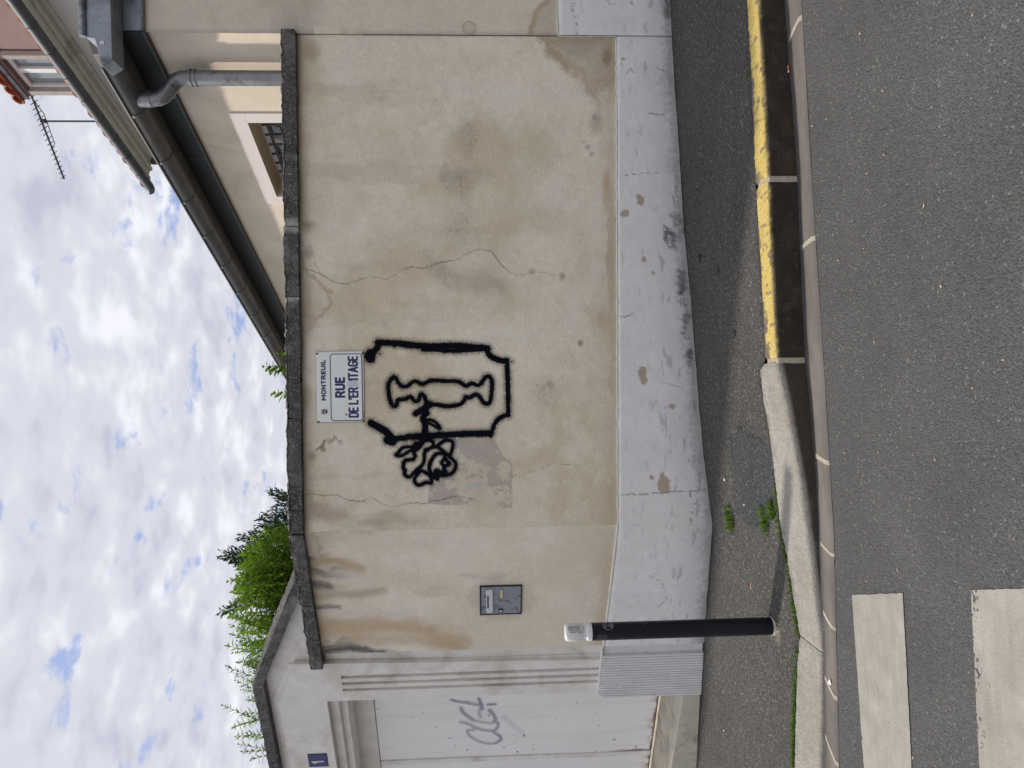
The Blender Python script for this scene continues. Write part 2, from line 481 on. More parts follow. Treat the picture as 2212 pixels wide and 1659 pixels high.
# kerb stones: measured joints in the picture
def x_at_joint(px, py): return hit(px, py, lambda x, y: kf_z(x))[0]
J1, J2, J3 = x_at_joint(1660, 384), x_at_joint(1674, 779), x_at_joint(1772, 1410)
J3b = x_at_joint(1725.7, 1373)
YEL = np.array([0.70, 0.53, 0.165])
def kerb_stone(x0, x1, kind, seed, skew0=0.0, skew1=0.0):
    n = max(8, int((x1 - x0) / 0.008)); s = np.linspace(0, 1, n)
    rows = []; u = []
    prof = [('b', 0.0, -0.20), ('b', 0.0, -0.012), ('b', 0.004, -0.003), ('b', 0.012, 0.0)] + [('m', k / 10, 0.0) for k in range(1, 10)] + \
           [('f', 0.024, 0.0), ('f', 0.012, -0.003), ('f', 0.004, -0.011), ('f', 0.0, -0.024)] + [('f', -0.001, -0.024 - 0.018 * k) for k in range(1, 11)] + [('f', 0, -0.26)]
    XX = np.zeros((len(prof), n)); YY = XX.copy(); ZZ = XX.copy(); face = XX.copy(); vv = XX.copy()
    for i, (w, a, dz) in enumerate(prof):
        fb = {'b': 0.0, 'f': 1.0, 'm': a}[w]
        xa = x0 + skew0 * (1 - fb); xb = x1 + skew1 * (1 - fb)
        x = xa + (xb - xa) * s
        yb, yf = kb_y(x), kf_y(x)
        if w == 'b': y = yb - a
        elif w == 'f': y = yf + a
        else: y = (yb - 0.012) * (1 - a) + (yf + 0.024) * a
        XX[i], YY[i], ZZ[i] = x, y, kf_z(x) + dz
        face[i] = 1.0 if (w == 'f' and dz < -0.006) else 0.0; vv[i] = fb
    r = fbm(XX * 9 + seed, YY * 9 + ZZ * 9, 4, seed); r2 = fbm(XX * 40, (YY - ZZ) * 40, 3, seed + 3)
    amp = 0.0045 if kind == 'granite' else 0.0025
    YY = YY + amp * r * (vv > 0.4); ZZ = ZZ + amp * 0.5 * r2 * (face < 0.5)
    edge = np.minimum(s, 1 - s)[None, :] * (x1 - x0)
    ZZ = ZZ - 0.006 * sstep(0.02, 0.0, edge) * (face < 0.5); YY = YY + 0.008 * sstep(0.015, 0.0, edge) * (vv > 0.8)
    if kind == 'granite':
        t = np.tile(lin(168, 165, 157), XX.shape + (1,)) * (1 + 0.05 * r2)[..., None]
        t = mixc(t, 0.35 * sstep(0.0, 0.8, fbm(XX * 3, YY * 5, 4, seed + 8)), lin(136, 130, 120))
        t = mixc(t, 0.35 * sstep(0.55, 0.95, vv), lin(160, 152, 134))
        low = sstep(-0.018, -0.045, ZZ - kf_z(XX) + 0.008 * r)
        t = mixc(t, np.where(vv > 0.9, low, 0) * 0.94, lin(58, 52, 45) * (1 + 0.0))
        t = mixc(t, 0.4 * (vv < 0.12) * sstep(-0.2, 0.6, r), lin(110, 104, 92))
    else:
        t = np.tile(lin(120, 112, 102), XX.shape + (1,)) * (1 + 0.12 * r2)[..., None]
        wear = fbm(XX * 7, YY * 16, 5, seed + 2, 0.65) + 0.35 * fbm(XX * 50, YY * 50, 3, seed + 4)
        cover = sstep(-0.50, -0.20, wear + 0.18 + 0.45 * sstep(0.35, 0.7, vv) - 0.85 * sstep(0.25, 0.0, vv) - 0.9 * sstep(0.45, 0.05, XX) * sstep(0.75, 0.2, vv))
        cover = np.where(face > 0.5, cover * sstep(-0.016, -0.004, ZZ - kf_z(XX) + 0.004 * r2), cover)
        t = mixc(t, cover * 0.95, YEL)
        t = mixc(t, 0.75 * sstep(0.52, 0.70, fbm(XX * 38, YY * 16, 3, seed + 6)) * (face < 0.5), lin(112, 104, 100))
        t = mixc(t, 0.35 * sstep(0.0, 0.7, fbm(XX * 12, YY * 12, 3, seed + 16)) * (face < 0.5), lin(175, 150, 80))
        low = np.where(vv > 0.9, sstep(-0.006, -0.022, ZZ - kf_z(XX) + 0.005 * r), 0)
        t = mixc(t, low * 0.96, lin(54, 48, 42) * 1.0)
        t = t * (1 + 0.2 * r * (face > 0.5))[..., None]
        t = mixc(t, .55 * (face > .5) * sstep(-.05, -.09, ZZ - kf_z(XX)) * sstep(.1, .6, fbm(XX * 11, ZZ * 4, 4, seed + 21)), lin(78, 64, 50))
        t = mixc(t, .5 * (face > .5) * sstep(.3, .8, fbm(XX * 24, ZZ * 24, 4, seed + 22)), lin(82, 76, 70))
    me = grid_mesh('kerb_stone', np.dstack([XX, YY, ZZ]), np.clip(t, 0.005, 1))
    # end faces
    bm = bmesh.new(); bm.from_mesh(me); m = len(prof); bm.verts.ensure_lookup_table()
    for c in (0, n - 1):
        try: bm.faces.new([bm.verts[i * n + c] for i in range(m)])
        except ValueError: pass
    bm.to_mesh(me); bm.free()
    return obj('kerb_stone', me, M_KERB, pavement)
kerb_stone(J1 + 0.010, 2.75, 'yellow', 31)
kerb_stone(2.77, 4.8, 'yellow', 33)
kerb_stone(J2 + 0.012, J1 - 0.010, 'yellow', 37)
kerb_stone(J3 + 0.004, J2 - 0.012, 'granite', 41, skew0=J3b - J3)
kerb_stone(-3.4, J3 - 0.004, 'granite', 47, skew1=J3b - J3)
for jx in (J1, J2):
    v, f = box_vf((jx - 0.016, kf_y(jx) + 0.004, kf_z(jx) - 0.22), (jx + 0.016, kb_y(jx) - 0.01, kf_z(jx) - 0.012))
    obj('mortar_joint', bevel_mesh(mesh('mortar_joint', v, f), 0.004), M_MORTAR, pavement)

# gutter slabs between kerb foot and carriageway
GO = np.array([(-3.6, 4.20), (-1.995, 3.853), (-.757, 3.690), (-.074, 3.653), (.96, 3.607), (1.794, 3.559), (3.4, 3.52), (5.2, 3.50)])
def go_y(x): return np.interp(x, GO[:, 0], GO[:, 1])
def gj(px, py): return hit(px, py, road_z)[0]
gjoints = [(-3.5, -3.5), (gj(1782.6, 1584.8), gj(1812.4, 1652.6)), (gj(1786, 1463), gj(1814.7, 1513.7)), (gj(1786, 1324), gj(1812.4, 1364.7)),
           (gj(1775.8, 1175), gj(1804.6, 1202)), (gj(1764.6, 983), gj(1794.3, 1000.6)), (gj(1736, 535), gj(1760, 515)), (gj(1708.5, 84), gj(1734, 38)), (3.2, 3.2), (4.7, 4.7)]
gjoints = sorted(gjoints)
def gutter_strip(name, a, b, g0, g1, mat, dz, seed, col):
    n = max(3, int((b[0] - a[0]) / 0.012)) if mat is M_GUTTER else 6
    m = 14; s = np.linspace(0, 1, n)[None, :]; v = np.linspace(0, 1, m)[:, None]
    xi = a[0] + g0 + (b[0] - a[0] - g0 - g1) * s; xo = a[1] + g0 + (b[1] - a[1] - g0 - g1) * s
    XX = xi * (1 - v) + xo * v
    YY = (kf_y(XX) - 0.006) * (1 - v) + go_y(XX) * v
    ZZ = road_z(XX, YY) + dz + 0.010 * v - 0.008 * (1 - v) ** 3 - 0.012 * sstep(0.94, 1.0, v) + 0.0
    r = fbm(XX * 8, YY * 8, 4, seed); ZZ = ZZ + 0.0012 * r
    t = np.tile(col, XX.shape + (1,)) * (1 + 0.10 * r)[..., None]
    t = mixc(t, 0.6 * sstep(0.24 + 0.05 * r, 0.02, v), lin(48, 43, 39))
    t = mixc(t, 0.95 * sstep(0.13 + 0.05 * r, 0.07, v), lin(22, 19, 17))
    t = mixc(t, 0.35 * sstep(0.5, 0.2, v), lin(92, 84, 78))
    t = mixc(t, 0.4 * sstep(0.1, 0.7, fbm(XX * 2.5, YY * 9, 3, seed + 2)), lin(138, 130, 122))
    return grid_mesh(name, np.dstack([XX, YY, ZZ]), t)
for i in range(len(gjoints) - 1):
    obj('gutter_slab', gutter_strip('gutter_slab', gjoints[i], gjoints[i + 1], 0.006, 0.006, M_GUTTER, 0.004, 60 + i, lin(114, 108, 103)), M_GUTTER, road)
for i in range(1, len(gjoints) - 1):
    a = gjoints[i]
    obj('mortar_joint', gutter_strip('mortar_joint', (a[0] - 0.012, a[1] - 0.012), (a[0] + 0.012, a[1] + 0.012), 0, 0, M_MORTAR, 0.005, 80, lin(170, 160, 145)), M_MORTAR, road)

# zebra crossing stripes, worn paint on the carriageway
def paint_mat():
    m, nt, b = new_mat('crossing_paint'); N = NT(nt); co = N.coord()
    vo = N.n('ShaderNodeTexVoronoi'); vo.inputs['Scale'].default_value = 105.0; N.l(co, vo.inputs['Vector'])
    se = N.n('ShaderNodeSeparateColor'); N.l(vo.outputs['Color'], se.inputs[0])
    base = N.ramp(N.noise(9.0, 5.0, 0.65, co, 0.6), [(0.3, lin(150, 146, 137)), (0.55, lin(162, 158, 149)), (0.75, lin(172, 167, 159))])
    mp = N.n('ShaderNodeMapping'); mp.inputs['Scale'].default_value = (1.5, 22.0, 1.0); N.l(co, mp.inputs[0])
    base = N.mix(N.ramp(N.noise(2.0, 4.0, 0.6, mp.outputs[0]), [(0.48, 0.0), (0.75, 0.5)]), base, lin(140, 129, 122))
    base = N.mix(N.ramp(N.noise(3.2, 5.0, 0.65, co, 0.8), [(0.45, 0.0), (0.75, 0.55)]), base, lin(132, 124, 116))
    wear = N.math('ADD', N.math('MULTIPLY', se.outputs[0], 0.55), N.math('MULTIPLY', N.noise(5.0, 4.0, 0.6, co), 0.9))
    at = N.n('ShaderNodeAttribute'); at.attribute_name = 'wear'
    wear = N.math('ADD', wear, at.outputs['Fac'])
    c = N.mix(N.ramp(wear, [(1.02, 0.0), (1.06, 1.0)]) if False else N.ramp(N.math('MULTIPLY', wear, 0.5), [(0.505, 0.0), (0.53, 1.0)]), base, (0.07, 0.07, 0.072))
    N.l(c, b.inputs['Base Color']); b.inputs['Roughness'].default_value = 0.8
    h = N.math('MULTIPLY', vo.outputs['Distance'], -1.0)
    N.l(N.bump(h, 0.35, 0.005), b.inputs['Normal'])
    return m
M_PAINT = paint_mat()
def stripe(p00, p01, p10, p11, seed, edge_wear):
    a, b, c, d = (np.array(hit(*p, road_z)[:2]) for p in (p00, p01, p10, p11))
    # a-b: end in view (far kerb side, near side); run on along the same lines past the frame
    c = a + (c - a) / np.linalg.norm(c - a) * 2.6; d = b + (d - b) / np.linalg.norm(d - b) * 2.6
    n, m = 300, 60; s = np.linspace(0, 1, n)[None, :, None]; v = np.linspace(0, 1, m)[:, None, None]
    P = (a * (1 - s) + c * s) * (1 - v) + (b * (1 - s) + d * s) * v
    XX, YY = P[..., 0], P[..., 1]
    e = 0.0022 * fbm(XX * 40, YY * 40, 3, seed)
    XX = XX + e * (s[..., 0] < 0.01); YY = YY + e * ((v[..., 0] < 0.01) | (v[..., 0] > 0.99))
    w = edge_wear(s[..., 0] * np.ones_like(XX), v[..., 0] * np.ones_like(XX)) + 0.05 * fbm(XX * 12, YY * 12, 3, seed + 1)
    return grid_mesh('crossing_stripe', np.dstack([XX, YY, road_z(XX, YY) + 0.004]), None, extra={'wear': w})
obj('crossing_stripe', stripe((1841.8, 1285), (1951.9, 1281), (1867.9, 1659), (1971.5, 1659), 5, lambda s, v: -0.13 + 0.10 * sstep(0.06, 0.0, np.minimum(v, 1 - v)) + 0.08 * sstep(0.02, 0.0, s)), M_PAINT, road)
obj('crossing_stripe', stripe((2099.2, 1275.6), (2235, 1270), (2117.8, 1659), (2262, 1659), 9,
                              lambda s, v: -0.13 + 0.34 * sstep(0.28, 0.0, v) * sstep(0.35, 0.1, s)), M_PAINT, road)

# ---------------------------------------------------------------- the rendered street wall and its coping
M_PLASTER = tinted('wall_render', 0.93, 0.11, 230.0, 0.95, 130.0, 0.005, 0.2, specks=((170.0, .62, .70, .35, 'MULTIPLY', (.55, .5, .45)),))
M_PLINTH = tinted('painted_plinth', 0.75, 0.05, 240.0, 0.35, 120.0, 0.004, 0.35)
M_COPING = tinted('coping_concrete', 0.95, 0.30, 130.0, 0.9, 90.0, 0.008, 0.2, specks=((95.0, .57, .66, .75, 'MIX', (.27, .255, .235)), (38.0, .60, .68, .6, 'MIX', (.30, .285, .26)), (60.0, .66, .72, .8, 'MIX', (.48, .47, .44)), (110.0, .62, .70, .6, 'MULTIPLY', (.3, .3, .3))))
M_BEAD = plain('white_mortar_bead', lin(226, 222, 210), 0.85, 0.1, 30.0, 0.4, 120.0)
M_CORE = plain('masonry_core', lin(170, 160, 145), 0.95, 0.1, 6.0, 0.3, 50.0)
W0 = 3.119e-3                                                # metres on the wall per picture unit of measurement
ZB = lambda x: 0.591 + (2.346 - x) * 0.0127                  # top of the plinth
ZT = 2.735
X0, X1 = CORNER[0], 2.346
PINK = np.array([0.880, 0.790, 0.635]); BEIGE = np.array([0.690, 0.590, 0.405]); GREYP = np.array([0.810, 0.740, 0.595])
OCHRE = np.array([0.430, 0.305, 0.175]); DAMP = np.array([0.450, 0.360, 0.265])

def plaster_base(x, z, seed):
    c = np.tile(PINK, x.shape + (1,))
    a = fbm(x * 1.4, z * 1.4, 5, seed, 0.55); b = fbm(x * 3.3 + 4, z * 3.3, 5, seed + 7, 0.6); d = fbm(x * 0.9, z * 0.9, 3, seed + 13)
    c = mixc(c, 0.80 * sstep(-0.25, 0.65, a + 0.45 * b), BEIGE)
    c = mixc(c, 0.7 * sstep(0.1, 0.6, b - 0.3 * a), GREYP)
    e = fbm(x * 7 + 2, z * 7, 4, seed + 17, .6)
    c = mixc(c, 0.30 * sstep(.15, .7, e + .4 * a), BEIGE * .92)
    c = c * (1 + 0.07 * d + 0.06 * b + 0.05 * e + 0.03 * fbm(x * 22, z * 22, 3, seed + 5))[..., None]
    return c
def wall_marks(x, z):
    c = plaster_base(x, z, 101)
    S = on_wall
    n1 = fbm(x * 5, z * 5, 5, 201, 0.6); n2 = fbm(x * 18, z * 18, 4, 202, 0.6); n3 = fbm(x * 85, z * 85, 2, 203)
    def blob(px, py, rx, ry, soft=0.35, warp=0.35):
        bx, bz = S(px, py); q = np.hypot((x - bx) / (ry * W0), (z - bz) / (rx * W0)) + warp * n1 * 0.6 + 0.12 * n2
        return sstep(1.0, 1.0 - soft, q)
    def path(pts, w, soft=1.0, warp=0.01):
        P = [S(*p) for p in pts]; d = dist_poly(x + warp * n1, z + warp * n2, P)
        return sstep(w * W0 * (1 + soft), w * W0 * (1 - soft), d)
    # broad yellowish field in the middle of the wall and paler trowelled clouds
    for px, py, rx, ry, k in ((860, 330, 230, 250, .38), (960, 480, 190, 150, .34), (1050, 900, 110, 150, .28), (1130, 320, 110, 140, .28), (760, 210, 100, 100, .25)):
        c = mixc(c, k * blob(px, py, rx, ry, 0.9, 0.9), BEIGE)
    for px, py, rx, ry, k in ((730, 170, 60, 55, .5), (1080, 220, 70, 60, .5), (700, 400, 60, 160, .4), (1200, 420, 70, 110, .4), (760, 560, 70, 60, .45),
                              (740, 1010, 60, 120, .45), (1230, 700, 60, 120, .3), (930, 460, 50, 40, .35), (1140, 1060, 90, 70, .25)):
        c = mixc(c, k * blob(px, py, rx, ry, 0.9, 0.9), np.array([0.90, 0.825, 0.71]))
    # grime under the coping, with soft contact shade painted into the same band
    top = ZT - z
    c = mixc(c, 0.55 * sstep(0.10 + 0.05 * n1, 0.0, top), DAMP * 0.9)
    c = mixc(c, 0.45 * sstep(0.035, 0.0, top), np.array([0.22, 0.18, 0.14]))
    for px, py, rx, ry, k in ((662, 490, 22, 20, .8), (665, 545, 20, 22, .6), (668, 700, 26, 30, .5), (670, 105, 26, 30, .5), (662, 860, 15, 40, .4), (672, 985, 16, 18, .6), (664, 640, 16, 60, .4)):
        c = mixc(c, k * blob(px, py, rx, ry, 0.9, 0.6), OCHRE * 0.8)
    c = mixc(c, 0.6 * path([(652, 577), (690, 606), (716, 628), (707, 660), (684, 686), (660, 712), (648, 730)], 5, 1.0, 0.03), OCHRE * 1.1)
    c = mixc(c, 0.30 * blob(675, 650, 38, 60, 0.6, 0.5), DAMP * 1.25)
    runs = fbm(x * 9 + .3 * n1, z * .9, 4, 241, .6)
    c = mixc(c, .28 * sstep(.1, .7, runs) * sstep(1.5 + .4 * n1, .05, top), DAMP * 1.15)
    c = mixc(c, .22 * sstep(.15, .7, fbm(x * 5 + 7, z * .6, 4, 243, .6)), np.array([.92, .85, .74]))
    # pitted rough streak
    pit = np.maximum.reduce([blob(1010, 300, 45, 60, .9), blob(990, 400, 50, 55, .9), blob(960, 375, 20, 45, .9), blob(1000, 490, 60, 60, .9) * .7, blob(1180, 850, 50, 50, .9) * .6, blob(960, 600, 30, 60, .9) * .6])
    c = mixc(c, 0.35 * pit, np.array([0.47, 0.39, 0.31])); c = mixc(c, 0.5 * pit * sstep(0.35, 0.9, n3 + 0.5 * n2), np.array([0.27, 0.22, 0.17]))
    c = mixc(c, 0.35 * path([(930, 565), (1000, 600), (1080, 610)], 16, 1.0, 0.05), np.array([0.40, 0.36, 0.32]))
    c = mixc(c, 0.25 * path([(960, 385), (1050, 372)], 14, 1.0, 0.05), np.array([0.40, 0.36, 0.32]))
    # damp corner by the house
    poly = [S(*p) for p in ((1152, 76), (1166, 85), (1194, 128), (1239, 160), (1262, 190), (1276, 214), (1288, 222), (1301, 192), (1334, 174), (1336, 76))]
    sd = sd_poly(x + .035 * n1, z + .035 * n2, poly)
    c = mixc(c, 0.60 * sstep(0.035, -0.06, sd), DAMP * 1.08)
    c = mixc(c, 0.62 * sstep(0.06, 0.0, np.abs(sd + 0.024)) * (0.6 + 0.4 * sstep(-.3, .4, n1)), OCHRE)
    c = mixc(c, 0.8 * blob(1312, 122, 16, 34, 0.8, 0.8), np.array([0.24, 0.17, 0.10]))
    c = mixc(c, 0.35 * blob(1250, 100, 60, 30, 0.9, 0.8), np.array([0.40, 0.34, 0.29]))
    c = mixc(c, 0.45 * blob(1287, 265, 24, 36, 0.6, 0.4), np.array([0.43, 0.36, 0.29])); c = mixc(c, 0.6 * blob(1283, 254, 7, 8, 0.8), np.array([0.34, 0.28, 0.22]))
    for py, r in ((318, 8), (333, 7), (306, 4)): c = mixc(c, 0.55 * blob(1269 + (py - 318) * .6, py, r, r, 0.5, 0.2), np.array([0.40, 0.35, 0.29]))
    # ochre tide band above the plinth
    hgt = z - ZB(x); band = 0.055 + 0.03 * fbm(x * 2.2, x * 0 + 3, 4, 77) + 0.02 * n1
    c = mixc(c, (0.60 * sstep(band + 0.012, band - 0.006, hgt)) * (0.35 + 0.65 * sstep(-0.2, 0.4, fbm(x * 1.1, x * 0, 2, 78))), OCHRE * 1.25)
    c = mixc(c, 0.35 * sstep(0.20 + 0.1 * n1, 0.02, hgt), DAMP * 1.2)
    for px, py, rx, ry, k in ((1300, 690, 22, 40, .5), (1310, 400, 14, 60, .5), (1320, 620, 10, 100, .3)): c = mixc(c, k * blob(px, py, rx, ry, .7, .8), OCHRE * 1.2)
    for px, py, rx, ry, k in ((690, 1100, 26, 30, .7), (745, 1112, 45, 26, .55), (830, 1120, 60, 16, .4), (780, 1128, 40, 12, .5), (668, 1080, 14, 50, .6), (900, 1126, 60, 10, .25)):
        c = mixc(c, k * blob(px, py, rx, ry, .8, .9), DAMP * 1.08)
    for px, py, rx, ry, k in ((735, 1085, 16, 14, .6), (765, 1100, 10, 12, .5)):
        c = mixc(c, k * blob(px, py, rx, ry, .7, 1.0), np.array([.72, .67, .59]))
    # small knocks
    for px, py, r, k in ((1216, 594, 13, .7), (1253, 741, 9, .7), (697, 968, 9, .7), (712, 953, 8, .5), (735, 955, 7, .5), (1150, 585, 10, .35), (1190, 830, 12, .3)):
        c = mixc(c, k * blob(px, py, r * .8, r, 0.7, 1.0), np.array([0.27, 0.21, 0.16]))
    c = mixc(c, 0.8 * path([(683, 972), (696, 962), (701, 953)], 2.0, .8, .01), np.array([.2, .15, .11])); c = mixc(c, 0.6 * path([(715, 955), (722, 944), (728, 952)], 2.0, .8, .02), np.array([.25, .18, .13]))
    # grey repainted patch, partly peeled, with old blue flecks
    poly = [S(*p) for p in ((926, 1048), (925, 1088), (962, 1092), (1010, 1090), (1040, 1096), (1107, 1097), (1107, 1000), (1086, 984), (1070, 952), (980, 952), (962, 1000), (952, 1040))]
    g = sstep(0.004, -0.004, sd_poly(x + .004 * n2, z + .004 * n2, poly))
    peel = np.maximum.reduce([blob(1012, 1030, 42, 42, .35, 1.5), blob(1075, 1068, 30, 18, .35, 1.5), blob(995, 1000, 20, 26, .3, 1.5), blob(1090, 1015, 20, 16, .3, 1.5), blob(1045, 1085, 30, 10, .3, 1.5)])
    peel = np.maximum(peel * sstep(-0.55, -0.35, n2), g * sstep(0.5, 0.6, n2 + 0.3 * n1))
    c = mixc(c, g * (1 - peel) * 0.9, np.array([0.53, 0.465, 0.405])); c = mixc(c, g * peel * 0.5, np.array([0.66, 0.59, 0.46]))
    bl = np.maximum.reduce([blob(1000, 960, 12, 14, .5, 1.2), blob(1035, 1050, 26, 8, .5, 1.4), blob(1072, 962, 8, 6, .4, 1), blob(990, 985, 9, 9, .4, 1.2), blob(1010, 1010, 10, 8, .4, 1.2)])
    c = mixc(c, 0.55 * bl * sstep(0.0, 0.35, n2), np.array([0.50, 0.55, 0.58]))
    # cracks
    crack = np.zeros_like(x)
    for pts, w, k in (([(648, 577), (668, 583), (690, 590), (720, 608), (745, 613), (770, 608), (800, 600), (830, 602), (860, 595), (875, 583), (890, 578), (920, 577), (955, 566), (985, 564), (1000, 555), (1030, 541), (1050, 538), (1065, 546), (1082, 570), (1100, 588), (1120, 594), (1150, 586), (1180, 590), (1205, 592)], 1.3, .85),
                      ([(683, 555), (682, 572), (690, 590)], 1.0, .6),
                      ([(653, 1077), (671, 1065), (701, 1071), (730, 1071), (754, 1080), (781, 1083), (799, 1074), (826, 1087), (847, 1095), (870, 1090), (903, 1087), (933, 1084), (957, 1080), (980, 1073), (1004, 1074), (1025, 1077)], 1.3, .8),
                      ([(1062, 1051), (1082, 1045), (1090, 1036), (1099, 1028), (1130, 1022), (1149, 1019), (1200, 1000), (1260, 1008), (1300, 1004)], 0.9, .5)):
        P = [S(*p) for p in pts]
        d = dist_poly(x + .009 * n2, z + .009 * n2, P); kk = k * (.55 + .45 * sstep(-.3, .4, n1)) * sstep(w * W0 * 1.25, w * W0 * 0.1, d)
        crack = np.maximum(crack, kk)
    c = mixc(c, crack * (0.75 + 0.25 * sstep(-.4, .3, n1)), np.array([0.11, 0.085, 0.065]))
    return np.clip(c, 0.01, 0.9), crack
def wall_relief(x, z, crack=None):
    h = 0.0022 * fbm(x * 2.3, z * 2.3, 3, 301) + 0.0009 * fbm(x * 14, z * 14, 3, 302)
    bx, bz = on_wall(1283, 254); h = h + 0.006 * np.exp(-((x - bx) ** 2 + (z - bz) ** 2) / 0.0009)
    return h if crack is None else h - 0.002 * crack

wall = thing('street_wall', 'long cream rendered street wall with grey plinth and dark coping, carrying the name sign', 'wall', (0.7, WALL_Y, 0.1))
def smooth_wall_sheet():
    nu, nv = 520, 345
    x = np.tile(np.linspace(X0, X1, nu), (nv, 1)); v = np.linspace(0, 1, nv)[:, None]
    z = ZB(x) * (1 - v) + ZT * v
    c, cr = wall_marks(x, z)
    return grid_mesh('render_coat', np.dstack([x, WALL_Y - wall_relief(x, z, cr), z]), c)
obj('render_coat', smooth_wall_sheet(), M_PLASTER, wall)
obj('wall_core', world_box('wall_core', (X0 + 0.03, WALL_Y + 0.006, -0.3), (X1 + 0.03, WALL_Y + 0.25, ZT - 0.005)), M_CORE, wall)

# turned part of the wall
T_END = 1.13
ZBL = lambda t: 0.633 + 0.02 * t
def left_marks(t, z):
    c = plaster_base(t + 5, z, 131); c = c * 0.5 + np.array([0.84, 0.755, 0.63]) * 0.5
    S = lambda px, py: on_left(px, py)
    n1 = fbm(t * 5 + 9, z * 5, 5, 211, 0.6); n2 = fbm(t * 18, z * 18, 4, 212, 0.6); ns = fbm(t * 16, z * 1.6, 4, 213)
    def z3(zx, zy): return S(438.9 + .2976 * zx, 932.6 + .2976 * zy)
    def path(pts, w, soft=1.0, warp=0.02):
        P = [z3(*p) for p in pts]; d = dist_poly(t + warp * n1 * .5, z + warp * n1, P)
        return sstep(w * .001 * (1 + soft), w * .001 * max(0, 1 - soft), d)
    top = ZT - z
    c = mixc(c, 0.6 * sstep(0.22 + 0.15 * ns, 0.0, top), DAMP)
    c = mixc(c, 0.35 * sstep(0.55 + 0.35 * ns, 0.05, top), BEIGE * 0.95)
    for pts, w, k, col in (([(720, 640), (850, 620), (1000, 640), (1200, 660)], 75, .6, DAMP * 1.1), ([(760, 960), (880, 930), (1000, 950), (1150, 985)], 40, .8, OCHRE * 1.2),
                           ([(790, 1190), (950, 1180), (1150, 1170), (1300, 1140)], 38, .75, DAMP * 1.05), ([(860, 1440), (1100, 1420), (1350, 1400), (1550, 1440), (1850, 1520)], 85, .8, OCHRE * 1.35),
                           ([(1100, 1500), (1500, 1530), (1900, 1560)], 45, .5, OCHRE * 1.25), ([(1150, 1010), (1350, 1050), (1550, 1090), (1700, 1120)], 80, .4, BEIGE),
                           ([(870, 1300), (1000, 1320), (1250, 1310), (1500, 1310)], 26, .7, np.array([.73, .68, .61])), ([(960, 1050), (1100, 1040), (1250, 1080)], 30, .6, np.array([.74, .70, .66])),
                           ([(800, 1110), (880, 1105), (950, 1108)], 34, .9, np.array([.17, .155, .145])), ([(815, 1270), (900, 1272), (960, 1280)], 22, .75, np.array([.22, .19, .17])),
                           ([(860, 1595), (960, 1585), (1060, 1570), (1180, 1590), (1300, 1610)], 40, .95, np.array([.105, .105, .11])), ([(1300, 1615), (1500, 1625), (1800, 1620)], 16, .4, np.array([.3, .27, .24])),
                           ([(800, 690), (850, 800), (870, 900)], 12, .4, np.array([.3, .26, .22])), ([(1860, 1050), (2050, 1040), (2212, 1030)], 22, .25, np.array([.40, .36, .30]))):
        c = mixc(c, k * path(pts, w, 1.0, 0.06), col)
    run = fbm(t * 7 + 3 + .25 * n1, z * 1.2, 4, 217, .6); run2 = fbm(t * 11 + .5 * n1, z * 2.0, 4, 218, .65)
    c = mixc(c, .5 * sstep(.15, .6, run) * sstep(1.3, .1, top), DAMP * 1.05)
    c = mixc(c, .40 * sstep(.1, .7, run2) * sstep(.6 + .3 * n1, .0, top), DAMP * .85)
    c = mixc(c, .6 * sstep(.45, .8, run2 + .3 * n1) * sstep(.32, .0, top), np.array([.14, .125, .115]))
    tm, zm = S(1082, 1297)                                   # grime round the letter box
    q = np.hypot((t - tm) / 0.22, (z - zm + .02) / 0.25); c = mixc(c, 0.4 * sstep(1.1, 0.7, q + .25 * n1), np.array([.50, .43, .36]))
    hgt = z - ZBL(t)
    c = mixc(c, 0.65 * sstep(0.13 + 0.08 * n1, 0.0, hgt) * sstep(0.0, 0.7, t / T_END + .2), OCHRE * 1.2)
    c = mixc(c, 0.25 * sstep(0.5, 0.1, hgt), np.array([.56, .50, .40]))
    return np.clip(c, 0.01, 0.9)
nu, nv = 170, 310
t = np.tile(np.linspace(-0.0005, T_END, nu), (nv, 1)); v = np.linspace(0, 1, nv)[:, None]; z = ZBL(t) * (1 - v) + ZT * v
h = 0.002 * fbm(t * 2.3 + 7, z * 2.3, 3, 311) * sstep(0, .1, t) + 0.0008 * fbm(t * 14, z * 14, 3, 312) * sstep(0, .05, t)
P = np.dstack([CORNER[0] + TL[0] * t + NL[0] * h, CORNER[1] + TL[1] * t + NL[1] * h, z])
obj('render_coat', grid_mesh('render_coat', P, left_marks(t, z)), M_PLASTER, wall, label='turned end of the wall, streaked brown and black below the coping')
obj('wall_core', local_box('wall_core', 0.02, T_END - 0.02, -0.4, ZT - 0.005, -0.22, -0.006), M_CORE, wall)

